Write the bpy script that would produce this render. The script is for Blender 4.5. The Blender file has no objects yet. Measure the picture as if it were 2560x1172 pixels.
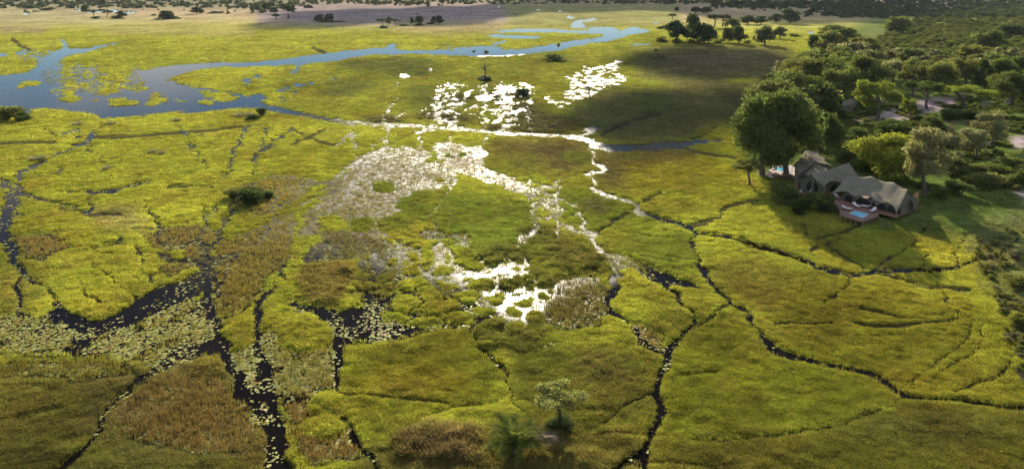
import bpy, bmesh, math, random
import numpy as np
from mathutils import Vector, Matrix, Quaternion

# ------------------------------------------------------------------ camera, sky, sun, exposure
H, F, V0, U0 = 46.0, 2009.0, -45.0, 1280.0      # eye height (m), focal length and horizon row of the survey sheet
scene = bpy.context.scene
C = scene.collection
cam_d = bpy.data.cameras.new("camera"); cam = bpy.data.objects.new("camera", cam_d); C.objects.link(cam)
cam.location = (0, 0, H); cam.rotation_euler = (math.radians(90), 0, 0)
cam_d.sensor_width = 36.0; cam_d.lens = 36.0 * F / 2560.0
cam_d.shift_y = -(586.0 - V0) / 2560.0
cam_d.clip_start = 0.5; cam_d.clip_end = 60000
scene.camera = cam

SUN_EL, SUN_AZ = math.radians(18.0), math.radians(0.6)     # azimuth from +Y, positive to the right
sun_dir = Vector((math.sin(SUN_AZ) * math.cos(SUN_EL), math.cos(SUN_AZ) * math.cos(SUN_EL), math.sin(SUN_EL)))
world = bpy.data.worlds.new("World"); scene.world = world; world.use_nodes = True
wn, wl = world.node_tree.nodes, world.node_tree.links
wn.clear()
sky = wn.new("ShaderNodeTexSky"); sky.sky_type = 'NISHITA'; sky.sun_disc = False
sky.sun_elevation = SUN_EL; sky.sun_rotation = SUN_AZ
sky.air_density = 1.0; sky.dust_density = 0.0; sky.ozone_density = 4.0; sky.altitude = 900
bg = wn.new("ShaderNodeBackground"); bg.inputs[1].default_value = 0.068
wo = wn.new("ShaderNodeOutputWorld")
# cumulus all round; cover overhead added to whiten the ambient light
tcw = wn.new("ShaderNodeTexCoord"); sep = wn.new("ShaderNodeSeparateXYZ"); wl.new(tcw.outputs["Generated"], sep.inputs[0])
mpw = wn.new("ShaderNodeMapping"); mpw.inputs["Scale"].default_value = (3.2, 3.2, 13.0); mpw.inputs["Location"].default_value = (1.3, .4, .2); wl.new(tcw.outputs["Generated"], mpw.inputs[0])
nzw = wn.new("ShaderNodeTexNoise"); nzw.inputs["Scale"].default_value = 1.0; nzw.inputs["Detail"].default_value = 7.0; nzw.inputs["Roughness"].default_value = .55; wl.new(mpw.outputs[0], nzw.inputs["Vector"])
el_ = wn.new("ShaderNodeMapRange"); el_.inputs[1].default_value = 0.02; el_.inputs[2].default_value = .30; el_.inputs[3].default_value = -.08; el_.inputs[4].default_value = .03; wl.new(sep.outputs["Z"], el_.inputs[0])
ad = wn.new("ShaderNodeMath"); ad.operation = 'ADD'; wl.new(nzw.outputs[0], ad.inputs[0]); wl.new(el_.outputs[0], ad.inputs[1])
cf = wn.new("ShaderNodeMapRange"); cf.interpolation_type = 'SMOOTHSTEP'; cf.inputs[1].default_value = .52; cf.inputs[2].default_value = .66; wl.new(ad.outputs[0], cf.inputs[0])
cmx = wn.new("ShaderNodeMix"); cmx.data_type = 'RGBA'
cmx.inputs[7].default_value = (9.6, 9.1, 8.6, 1)
wl.new(cf.outputs[0], cmx.inputs[0]); wl.new(sky.outputs[0], cmx.inputs[6]); wl.new(cmx.outputs[2], bg.inputs[0]); wl.new(bg.outputs[0], wo.inputs[0])
sun_l = bpy.data.lights.new("sun", 'SUN'); sun_l.energy = 5.0; sun_l.angle = math.radians(0.53); sun_l.color = (1.0, 0.89, 0.71)
sun_o = bpy.data.objects.new("sun", sun_l); C.objects.link(sun_o)
sun_o.rotation_euler = (-sun_dir).to_track_quat('-Z', 'Y').to_euler(); sun_o.location = (0, 0, 300)
vs = scene.view_settings
vs.view_transform = 'Standard'; vs.look = 'None'; vs.exposure = 1.2; vs.gamma = 1.0; vs.use_curve_mapping = False
cy = scene.cycles
cy.use_denoising = True
cy.max_bounces = 6; cy.diffuse_bounces = 2; cy.glossy_bounces = 2; cy.transmission_bounces = 3; cy.transparent_max_bounces = 8; cy.volume_bounces = 0
cy.sample_clamp_indirect = 4.0

HAZE = 1.4e-5                                     # density of the air between the eye and the far plain

# ------------------------------------------------------------------ helpers
def P(u, v, z=0.0):
    """survey sheet (u, v) -> place on the plain at height z"""
    y = (H - z) * F / (v - V0)
    return Vector((y * (u - U0) / F, y, z))
def tag(o, label=None, cat=None, group=None, kind=None):
    if label: o["label"] = label
    if cat: o["category"] = cat
    if group: o["group"] = group
    if kind: o["kind"] = kind
    return o
def link(o, parent=None):
    C.objects.link(o)
    if parent is not None: o.parent = parent
    return o
def empty(name, loc=(0, 0, 0), rz=0.0, sc=1.0):
    o = bpy.data.objects.new(name, None); C.objects.link(o)
    o.empty_display_size = 0.3
    o.location = loc; o.rotation_euler = (0, 0, rz)
    o.scale = (sc, sc, sc) if not hasattr(sc, '__len__') else sc
    return o
def mesh_np(name, verts, faces, smooth=False):
    """verts (n,3) array, faces (m,k) array of equal-size polygons"""
    me = bpy.data.meshes.new(name)
    verts = np.asarray(verts, np.float32); faces = np.asarray(faces, np.int32)
    m, k = faces.shape
    me.vertices.add(len(verts)); me.vertices.foreach_set("co", verts.ravel())
    me.loops.add(m * k); me.loops.foreach_set("vertex_index", faces.ravel())
    me.polygons.add(m); me.polygons.foreach_set("loop_start", np.arange(0, m * k, k, dtype=np.int32))
    try: me.polygons.foreach_set("loop_total", np.full(m, k, np.int32))
    except Exception: pass
    if smooth: me.polygons.foreach_set("use_smooth", np.ones(m, bool))
    me.update(calc_edges=True)
    return me
def mobj(name, me, mat=None, parent=None):
    if mat is not None and not me.materials: me.materials.append(mat)
    return link(bpy.data.objects.new(name, me), parent)
def col_attr(me, name, rgb):
    a = me.attributes.new(name, 'FLOAT_COLOR', 'POINT')
    c = np.ones((len(rgb), 4), np.float32); c[:, :3] = rgb
    a.data.foreach_set("color", c.ravel())

# ---- numpy noise
def _hash(ix, iy, s):
    h = (ix.astype(np.int64) * 374761393 + iy.astype(np.int64) * 668265263 + s * 974711) & 0xFFFFFFFF
    h = ((h ^ (h >> 13)) * 1274126177) & 0xFFFFFFFF
    return ((h ^ (h >> 16)) & 0xFFFFFF) / float(0xFFFFFF)
def vnoise(x, y, s=0):
    ix = np.floor(x); iy = np.floor(y); fx = x - ix; fy = y - iy
    fx = fx * fx * (3 - 2 * fx); fy = fy * fy * (3 - 2 * fy)
    a = _hash(ix, iy, s); b = _hash(ix + 1, iy, s); c = _hash(ix, iy + 1, s); d = _hash(ix + 1, iy + 1, s)
    return (a + (b - a) * fx) * (1 - fy) + (c + (d - c) * fx) * fy
def fbm(x, y, s=0, n=4):
    t = 0; a = 0.5; m = 0
    for k in range(n):
        t = t + a * vnoise(x * 2 ** k + 17.3 * k, y * 2 ** k - 9.1 * k, s + k); m += a; a *= 0.5
    return t / m                                   # 0..1
def worley(x, y, s=0):
    ix = np.floor(x); iy = np.floor(y)
    f1 = np.full(x.shape, 9.0); f2 = np.full(x.shape, 9.0)
    for dx in (-1, 0, 1):
        for dy in (-1, 0, 1):
            px = ix + dx + _hash(ix + dx, iy + dy, s); py = iy + dy + _hash(ix + dx, iy + dy, s + 77)
            d = np.hypot(px - x, py - y)
            f2 = np.minimum(f2, np.maximum(f1, d)); f1 = np.minimum(f1, d)
    return f1, f2
def sstep(a, b, x):
    t = np.clip((x - a) / (b - a), 0, 1); return t * t * (3 - 2 * t)

# ---- materials
def new_mat(name):
    m = bpy.data.materials.new(name); m.use_nodes = True
    n, l = m.node_tree.nodes, m.node_tree.links
    n.clear()
    return m, n, l
def node(n, t, **kw):
    x = n.new(t)
    for k, v in kw.items():
        if k.startswith('_'): setattr(x, k[1:], v)
        else: x.inputs[k.replace('__', ' ')].default_value = v
    return x
def simple_mat(name, col, rough=0.7, var=0.25, scale=3.0, bump=0.0, metal=0.0, spec=0.3):
    m, n, l = new_mat(name)
    out = n.new("ShaderNodeOutputMaterial"); p = n.new("ShaderNodeBsdfPrincipled")
    tc = n.new("ShaderNodeTexCoord"); no = n.new("ShaderNodeTexNoise"); no.inputs["Scale"].default_value = scale; no.inputs["Detail"].default_value = 5
    l.new(tc.outputs["Object"], no.inputs["Vector"])
    mr = n.new("ShaderNodeMapRange"); mr.inputs[1].default_value = 0.3; mr.inputs[2].default_value = 0.7
    mr.inputs[3].default_value = 1 - var; mr.inputs[4].default_value = 1 + var
    l.new(no.outputs[0], mr.inputs[0])
    mx = n.new("ShaderNodeVectorMath"); mx.operation = 'SCALE'; mx.inputs[0].default_value = col[:3]
    l.new(mr.outputs[0], mx.inputs["Scale"]); l.new(mx.outputs[0], p.inputs["Base Color"])
    p.inputs["Roughness"].default_value = rough; p.inputs["Metallic"].default_value = metal
    p.inputs["Specular IOR Level"].default_value = spec
    if bump:
        b = n.new("ShaderNodeBump"); b.inputs["Strength"].default_value = bump; b.inputs["Distance"].default_value = 0.05
        l.new(no.outputs[0], b.inputs["Height"]); l.new(b.outputs[0], p.inputs["Normal"])
    l.new(p.outputs[0], out.inputs[0])
    return m
# ------------------------------------------------------------------ survey of the marsh: traced outlines of water, reeds and grass
MU0, MV0, MS = -700.0, -40.0, 2.0
MW, MH = 1980, 730
GU, GV = np.meshgrid(MU0 + MS * np.arange(MW), MV0 + MS * np.arange(MH))
wet = np.zeros((MH, MW), np.float32); reed = wet.copy(); lily = wet.copy(); cell = wet.copy(); patch = wet.copy(); path = wet.copy()
hveg = np.full((MH, MW), 0.43, np.float32)
def _bbox(u0, v0, u1, v1, m):
    a = int(max(0, (u0 - m - MU0) // MS)); b = int(min(MW, (u1 + m - MU0) // MS + 2))
    c = int(max(0, (v0 - m - MV0) // MS)); d = int(min(MH, (v1 + m - MV0) // MS + 2))
    return slice(c, max(c, d)), slice(a, max(a, b))
def _blur(a, r):
    r = int(round(r / MS))
    if r < 1: return a
    for _ in range(2):
        for ax in (0, 1):
            p = np.pad(a, [(r + 1, r) if k == ax else (0, 0) for k in (0, 1)], mode='edge').cumsum(ax, dtype=np.float64)
            n = a.shape[ax]
            a = ((p.take(range(2 * r + 1, 2 * r + 1 + n), ax) - p.take(range(0, n), ax)) / (2 * r + 1)).astype(np.float32)
    return a
def poly_mask(pts, blur=0):
    pts = np.array(pts, float); m = 3 * blur + 4
    sl = _bbox(pts[:, 0].min(), pts[:, 1].min(), pts[:, 0].max(), pts[:, 1].max(), m)
    x, y = GU[sl], GV[sl]; ins = np.zeros(x.shape, bool); q = np.roll(pts, 1, 0)
    for (ax, ay), (bx, by) in zip(pts, q):
        if ay == by: continue
        ins ^= ((ay > y) != (by > y)) & (x < (bx - ax) * (y - ay) / (by - ay) + ax)
    return sl, _blur(ins.astype(np.float32), blur)
def ell_mask(cu, cv, ru, rv, soft=0.5):
    sl = _bbox(cu - ru, cv - rv, cu + ru, cv + rv, max(ru, rv) * soft + 4)
    d = np.hypot((GU[sl] - cu) / ru, (GV[sl] - cv) / rv)
    return sl, (1 - sstep(1 - soft * .5, 1 + soft * .5, d)).astype(np.float32)
def line_mask(pts, grow=0.0):
    pts = [tuple(p) if len(p) == 3 else (p[0], p[1], 5) for p in pts]
    m = max(p[2] for p in pts)
    sl = _bbox(min(p[0] for p in pts), min(p[1] for p in pts), max(p[0] for p in pts), max(p[1] for p in pts), m + 6)
    x, y = GU[sl], GV[sl]; out = np.zeros(x.shape, np.float32)
    for (a, b, w), (c, d, e) in zip(pts[:-1], pts[1:]):
        L = max((c - a) ** 2 + (d - b) ** 2, 1e-6)
        t = np.clip(((x - a) * (c - a) + (y - b) * (d - b)) / L, 0, 1)
        dist = np.hypot(x - a - t * (c - a), y - b - t * (d - b))
        hw = (w + (e - w) * t) * 0.5 + grow
        out = np.maximum(out, np.clip(0.5 + (hw - dist) / 3.0, 0, 1))
    return sl, out
def mx(field, ms, val=1.0):
    sl, m = ms; field[sl] = np.maximum(field[sl], m * val)
def st(field, ms, val):
    sl, m = ms; field[sl] = field[sl] * (1 - m) + m * val

# ---- the river and the lagoon
st(wet, poly_mask([(-700,186),(0,190),(70,181),(95,178),(105,190),(120,205),(145,212),(140,222),(122,226),(128,232),(150,236),(178,237),(200,226),(215,225),(228,234),(245,240),(285,236),(300,228),(292,218),(300,210),(320,205),(345,208),(356,215),(357,205),(350,195),(335,188),(330,183),(345,178),(370,175),(400,168),(415,165),(450,163),(480,161),(512,159),(560,157),(600,157),(640,157),(665,153),(720,147),(765,141),(815,135),(850,130),(890,126),(930,122),(975,119),(1000,126),(1060,127),(1100,125),(1120,124),(1140,121),(1180,118),(1215,116),(1255,119),(1255,126),(1275,125),(1305,124),(1350,117),(1400,108),(1450,100),(1480,96),(1505,93),(1510,87),(1500,80),(1545,76),(1575,71),(1590,66),(1600,72),(1630,79),(1600,84),(1570,89),(1552,95),(1535,101),(1510,105),(1480,108),(1440,115),(1420,121),(1385,129),(1340,133),(1290,137),(1260,140),(1200,141),(1140,139),(1100,137),(1060,135),(1000,136),(960,138),(930,138),(890,142),(870,146),(850,152),(800,156),(780,158),(748,164),(710,164),(660,165),(640,168),(575,166),(530,170),(507,172),(450,186),(420,200),(442,206),(475,217),(520,222),(550,229),(575,231),(595,235),(620,242),(640,236),(655,250),(660,262),(640,271),(582,271),(512,280),(475,285),(437,281),(400,283),(350,291),(258,296),(235,288),(175,278),(155,276),(110,271),(82,274),(80,280),(75,287),(60,287),(45,275),(30,266),(0,268),(-700,258)]), 1)
for p in ([(95,185,40),(110,162,28),(130,148,24),(155,135,22),(165,122,14),(160,108,10),(154,101,7)],
          [(160,133,16),(190,129,14),(215,127,8),(245,118,7),(275,112,4),(300,106,3),(340,98,2)],
          [(640,264,15),(680,272,13),(720,280,11),(780,292,10),(830,301,9),(900,308,9),(960,312,8),(1040,316,7),(1100,320,7),(1160,325,7),(1220,330,9),(1280,335,9),(1340,337,7),(1400,340,7),(1450,345,11),(1478,356,20),(1500,367,18),(1540,372,18),(1600,370,18),(1660,366,19),(1710,362,19),(1740,356,11),(1770,353,6),(1810,351,3)],
          [(1462,335,10),(1470,325,22),(1488,324,16)]): mx(wet, line_mask(p))
for p in ([(1225,78),(1260,76),(1300,73),(1340,72),(1390,74),(1420,76),(1480,78),(1510,78),(1512,86),(1450,84),(1420,83),(1380,81),(1330,80),(1262,81)],
          [(1210,86),(1260,88),(1355,92),(1345,97),(1280,96),(1235,93),(1215,89)],
          [(1505,47),(1485,51),(1460,55),(1452,59),(1462,64),(1465,71),(1440,72),(1425,67),(1430,60),(1435,55),(1455,51),(1480,47)],
          [(1462,70),(1540,69),(1545,76),(1500,78)],
          [(1412,35),(1430,31),(1445,31),(1430,36)],
          [(165,22),(215,23),(270,24),(330,29),(350,31),(335,35),(290,33),(215,32),(185,27)],
          [(55,21),(68,28),(78,40),(50,40),(60,33)],
          [(600,200),(632,195),(627,205),(618,215),(622,222),(612,220),(615,210),(605,204)],
          [(715,181),(735,174),(750,172),(748,178),(735,183)],
          [(395,-6),(418,-6),(416,1),(398,1)]): st(wet, poly_mask(p), 1)
for e in ((1426,44,13,2.5),(1346,26,11,2),(1364,24,9,1.5),(1401,29,8,2),(1250,17,13,2),(88,30,11,3.5),(928,60,17,2),(2027,82,11,3),(2018,72,12,2),(643,194,9,6),(702,225,13,4),(721,219,7,5),(750,213,16,5),(778,209,9,4),(652,243,14,6),(707,249,8,6),(735,231,8,4),(835,199,12,3),(1011,191,12,5),(1076,175,6,3),(50,133,12,4),(5,138,14,4),(120,118,10,2),(1640,58,5,3),(1600,113,30,2)): mx(wet, ell_mask(*e))
for p in ([(1225,114,4),(1245,109,6),(1262,104,5)], [(972,120,5),(985,115,8),(970,113,5),(990,113,4)], [(742,163,5),(746,178,6)], [(1100,118,3),(1130,118,3)]): mx(wet, line_mask(p))
# islands in the lagoon
for p in ([(138,248),(165,240),(190,240),(205,248),(195,252),(180,257),(170,256),(150,253)],
          [(245,262),(275,255),(270,248),(312,244),(315,250),(340,251),(345,258),(330,265),(305,264),(290,269),(282,268),(285,260)],
          [(368,262),(372,250),(380,243),(400,245),(418,244),(417,252),(400,258),(392,264),(375,266)], [(378,233),(400,235),(402,241),(390,241)],
          [(492,228),(515,225),(530,231),(560,231),(580,237),(598,246),(590,252),(560,255),(540,252),(532,247),(515,243),(515,238),(500,236)],
          [(292,218),(320,206),(350,205),(356,212),(345,222),(315,224)]): st(wet, poly_mask(p), 0)
for e in ((236,251,8,4),(360,223,10,5),(340,229,11,4),(356,259,5,3),(308,236,4,2),(520,257,20,6),(50,218,9,3),(453,253,11,2),(75,209,28,6),(1128,126,5,3),(1215,127,5,3),(1395,110,6,3),(1480,99,6,2),(1545,72,6,2),(1552,76,5,2)): st(wet, ell_mask(*e), 0)
# ---- flooded shallows that mirror the sun
def patchy(pts, w, blur=4): mx(patch, poly_mask(pts, blur), w)
patchy([(1530,155),(1550,140),(1556,150),(1568,160),(1548,166),(1548,175),(1560,185),(1585,198),(1560,212),(1540,220),(1510,227),(1495,240),(1470,248),(1440,253),(1420,260),(1412,285),(1398,272),(1375,264),(1355,250),(1335,232),(1355,230),(1380,240),(1400,243),(1410,230),(1420,222),(1425,205),(1400,192),(1420,184),(1450,178),(1460,166),(1480,161),(1510,160)], .56, 3)
patchy([(1425,130),(1480,133),(1540,140),(1545,152),(1480,145),(1425,138)], .42)
patchy([(1140,205),(1290,215),(1345,235),(1330,262),(1300,285),(1235,325),(1030,308),(1060,286),(1130,262)], .345, 5)
patchy([(880,303),(1000,303),(1060,308),(1220,328),(1200,338),(1100,330),(1040,334),(960,330),(880,322),(825,314),(830,305)], .50, 3)
patchy([(1080,362),(1110,352),(1150,361),(1200,361),(1213,372),(1208,384),(1190,397),(1180,405),(1200,415),(1232,430),(1265,450),(1295,446),(1330,462),(1388,455),(1390,470),(1378,485),(1395,505),(1370,525),(1340,520),(1312,498),(1280,482),(1240,460),(1200,442),(1150,432),(1128,445),(1120,470),(1105,470),(1100,430),(1085,415),(1110,402),(1112,388),(1095,376)], .57, 3)
patchy([(1280,590),(1310,575),(1330,585),(1330,605),(1310,640),(1285,630),(1275,610)], .60, 3)
patchy([(1290,455),(1400,445),(1425,500),(1420,580),(1350,600),(1325,540),(1330,500)], .46, 6)
patchy([(1030,560),(1080,572),(1120,585),(1150,582),(1175,575),(1182,600),(1190,622),(1170,628),(1140,614),(1100,612),(1080,602),(1050,592)], .58, 4)
patchy([(1290,660),(1320,665),(1345,690),(1365,720),(1370,770),(1340,790),(1290,785),(1240,765),(1160,750),(1150,690),(1230,690)], .37, 8)
patchy([(1420,680),(1500,670),(1520,690),(1440,705)], .62, 5); patchy([(1380,750),(1500,752),(1530,775),(1510,800),(1400,790)], .5, 6)
patchy([(1520,640),(1570,640),(1625,655),(1625,675),(1570,676),(1540,690),(1530,700),(1545,670)], .66, 3)
patchy([(60,120),(150,122),(150,142),(100,162),(60,160),(30,140)], .5, 4); patchy([(95,180),(180,160),(350,180),(357,215),(300,236),(150,236),(105,205)], .42, 5)
patchy([(1340,855),(1380,850),(1395,875),(1350,880)], .6, 4)
mx(cell, poly_mask([(930,620),(1060,590),(1180,640),(1310,655),(1385,740),(1300,835),(1180,815),(1000,835),(900,780),(870,690)], 8), .85)
mx(cell, poly_mask([(1290,448),(1395,445),(1430,500),(1480,580),(1420,610),(1335,600),(1330,520)], 8), .8)
mx(cell, poly_mask([(1100,212),(1200,205),(1340,222),(1345,330),(1200,335),(1060,305)], 6), .4)
mx(cell, poly_mask([(120,150),(350,175),(357,215),(300,240),(150,240),(100,190)], 6), .6)
CR = [
 [(1105,222,4),(1120,222,5),(1135,214,4)], [(1186,210,5),(1180,225,7),(1165,240,9),(1158,255,9),(1145,263,5)], [(1185,226,4),(1200,218,5),(1212,220,3)],
 [(1195,246,10),(1222,247,13),(1240,235,11),(1262,222,14),(1284,224,11)], [(1195,255,5),(1192,263,6),(1175,270,5),(1165,272,4)], [(1280,250,9),(1260,256,7),(1245,250,6),(1235,260,5)],
 [(1262,290,9),(1264,275,7),(1270,266,4)], [(1290,282,7),(1300,273,9),(1312,279,6)], [(1000,203,5),(990,218,5),(1005,222,4),(1003,240,5),(990,255,5),(975,270,7),(965,282,8),(960,305,9)],
 [(1013,263,4),(1016,273,6),(1008,285,7),(995,292,8),(985,302,9)], [(1040,281,5),(1060,275,5),(1078,268,3)], [(1110,280,5),(1140,270,4)], [(1290,205,5),(1322,215,7),(1335,230,8)], [(1345,205,3),(1360,215,5),(1375,208,3)],
 [(880,330,7),(862,347,6),(845,360,5),(835,366,5)], [(893,336,8),(882,350,7),(886,370,6),(890,385,6),(897,398,7),(905,402,9)], [(932,355,4),(931,376,5)],
 [(978,316,11),(965,333,9),(962,345,9),(970,358,9),(975,367,10),(955,378,13),(930,386,15),(910,398,15),(890,408,15),(868,420,13),(850,432,11),(830,452,15),(820,465,11),(800,478,7),(790,490,9),(775,505,7),(750,515,6),(730,530,5),(718,545,5)],
 [(950,345,5),(957,365,5),(955,373,5)], [(915,395,13),(915,415,11),(908,430,11),(900,445,13),(890,458,16),(875,475,14),(865,490,12),(858,505,10),(850,520,7),(815,545,6),(780,570,7),(740,590,6)],
 [(1040,328,10),(1045,345,11),(1050,360,9),(1057,371,7)], [(1142,328,4),(1130,342,7),(1118,353,9)], [(1222,336,6),(1210,350,6),(1203,363,7)], [(1020,335,5),(1005,350,5),(985,365,5)], [(1080,323,11),(1060,330,9),(1045,333,8)],
 [(1335,515,13),(1335,545,15),(1340,560,15),(1345,572,17),(1330,590,21)], [(1310,640,9),(1310,655,9),(1305,690,11)], [(1400,488,9),(1385,500,11),(1375,520,11),(1380,540,9),(1395,555,9),(1420,570,9),(1440,580,11),(1465,580,9),(1482,582,9)],
 [(1135,440,15),(1130,460,13),(1125,478,8),(1105,500,8),(1090,520,8),(1078,540,8),(1082,560,8),(1092,576,12)], [(1080,476,6),(1068,492,6),(1055,505,5)], [(990,500,6),(985,530,8),(978,560,8),(965,590,7)],
 # left field
 [(258,294,7),(252,315,9),(240,330,11),(225,340,16),(215,355,15),(190,365,13),(160,380,11),(120,400,11),(95,415,13),(70,425,18),(50,440,22),(45,470,20),(40,500,26),(20,530,44),(5,570,56),(20,610,32),(35,645,26),(55,680,26),(80,705,18),(120,722,18),(140,760,22),(170,790,32),(220,815,34),(260,812,38),(330,785,42),(400,745,52),(460,722,42),(500,690,34)],
 [(193,345,10),(195,325,5),(150,337,6),(145,350,4)], [(220,360,9),(222,372,8)], [(40,478,9),(75,490,10),(95,495,10),(110,500,7),(160,512,5),(185,515,7)], [(0,455,16),(20,465,18),(20,490,20)], [(225,478,7),(228,500,9),(228,530,10),(212,535,8)],
 [(170,480,5),(230,483,5),(290,478,5),(325,465,4),(370,456,3)], [(420,470,3),(540,466,3)], [(50,540,14),(70,532,8)], [(150,430,14),(158,428,10)],
 [(515,650,28),(512,620,14),(500,595,12),(515,560,12),(525,540,9),(540,518,5)], [(512,640,16),(535,610,14),(548,580,14),(560,555,14),(575,530,12),(583,508,9)], [(515,557,8),(510,540,6),(508,518,4)],
 [(515,628,12),(480,602,9),(450,622,12),(420,617,11),(395,600,8),(400,570,8),(380,540,9),(367,525,10),(372,513,5)], [(400,640,16),(440,650,18),(480,655,18),(515,655,16),(560,650,18),(600,640,7)], [(300,602,16),(280,615,8),(230,625,5),(175,640,4)],
 [(515,660,32),(520,700,38),(515,740,30),(530,770,26),(540,800,22),(550,840,22),(560,870,30),(575,920,26),(600,970,34),(640,1000,54),(670,1050,60),(680,1100,54),(690,1150,50),(700,1200,70)],
 [(725,635,4),(710,660,6),(685,718,9),(660,740,14),(645,770,24),(635,810,20),(640,850,18),(650,900,20),(655,950,34),(665,1000,44)],
 [(550,870,24),(480,880,28),(430,890,24),(400,920,24),(370,940,24),(330,960,18),(310,985,17),(290,1003,16),(270,1030,16),(255,1060,20),(240,1085,16),(215,1112,16),(190,1137,20),(160,1172,28),(140,1200,30)],
 [(10,600,16),(30,640,22),(50,690,14),(45,720,16),(50,770,20),(140,790,20)], [(345,625,14),(350,650,12),(380,700,16)],
 [(440,310,4),(460,335,6),(470,360,6),(490,380,6),(508,400,5),(512,428,4)], [(622,316,6),(605,345,8),(585,372,9),(578,400,8),(576,420,8),(565,442,5)], [(665,316,6),(655,350,8),(652,375,7),(635,400,7),(630,420,7),(630,442,5)], [(652,378,5),(680,358,5),(708,342,8),(730,320,8)],
 [(815,455,7),(770,462,7),(740,465,5),(680,468,4)], [(692,500,5),(690,530,7),(685,550,8),(672,580,8),(655,600,7),(640,617,5)],
 [(720,700,7),(700,680,8),(690,655,6)], [(580,655,8),(560,690,10),(545,740,12)],
 # middle
 [(1182,815,12),(1180,840,14),(1185,865,14),(1215,885,16),(1245,910,16),(1268,935,18),(1268,970,16),(1272,1000,12),(1300,1030,9),(1320,1042,7)], [(1185,815,12),(1205,800,16),(1240,782,14),(1262,760,12)], [(1265,975,7),(1240,1005,8),(1160,1015,9),(1100,1030,8),(1050,1055,9),(1000,1085,8),(975,1105,8)],
 [(850,870,24),(852,920,18),(845,960,18),(850,1000,14),(855,1040,16),(870,1075,18),(900,1110,22),(930,1150,24),(950,1200,24)], [(880,690,6),(872,710,7),(865,740,8)], [(925,690,5),(900,715,5)],
 [(1160,720,16),(1150,700,16),(1130,690,14)], [(1262,750,14),(1290,745,12),(1320,740,14)], [(1050,620,14),(1045,650,12),(1060,680,12),(1090,690,10),(1130,690,12),(1200,690,14),(1260,680,16),(1300,685,12)],
 # right
 [(1478,373,6),(1480,395,8),(1490,412,8),(1512,420,12),(1495,430,7),(1470,436,6)], [(1478,440,6),(1487,460,10),(1487,475,11),(1520,490,8),(1560,502,7),(1583,508,9),(1590,520,12),(1600,532,12),(1640,545,10),(1690,560,10),(1720,570,12),(1735,590,12),(1733,615,12),(1738,640,12),(1745,665,14),(1765,685,20),(1770,705,17),(1790,730,13),(1825,760,11),(1860,780,12),(1880,810,12),(1905,850,16),(1930,872,18),(1960,888,20),(2000,900,18),(2060,908,14),(2130,920,14),(2180,935,16),(2210,955,18),(2240,980,18),(2265,992,16),(2320,1000,14),(2400,1005,13),(2480,1012,13),(2560,1025,14),(2800,1045,14)],
 [(1480,580,13),(1482,600,15),(1495,620,15),(1520,640,15),(1545,655,34)], [(1545,665,18),(1545,690,26),(1530,720,26),(1520,755,24),(1515,775,20),(1560,795,17),(1580,820,15),(1605,850,20),(1630,870,20),(1655,885,22)],
 [(1728,790,13),(1715,770,11),(1695,745,14),(1680,730,16),(1660,710,16),(1640,700,16),(1615,690,13),(1600,672,14)], [(1620,668,14),(1650,690,12),(1680,705,16),(1710,712,12),(1745,718,7)],
 [(1730,795,12),(1725,820,14),(1700,845,16),(1680,865,18),(1660,890,24),(1660,920,28),(1650,950,28),(1640,985,22),(1637,1000,26),(1650,1030,28),(1640,1060,26),(1625,1090,24),(1605,1130,28),(1560,1172,24),(1530,1200,24)], [(1625,1100,22),(1620,1140,28),(1615,1172,32),(1605,1220,34)],
]
for p in CR: mx(wet, line_mask(p, (-1.5 if p[0][0] == 258 else 1.6) if (p[0][0] < 730 and p[-1][1] > 430) else (-1.0 if 950 < p[0][0] < 1420 and p[0][1] < 700 else 0.5)))
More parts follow.
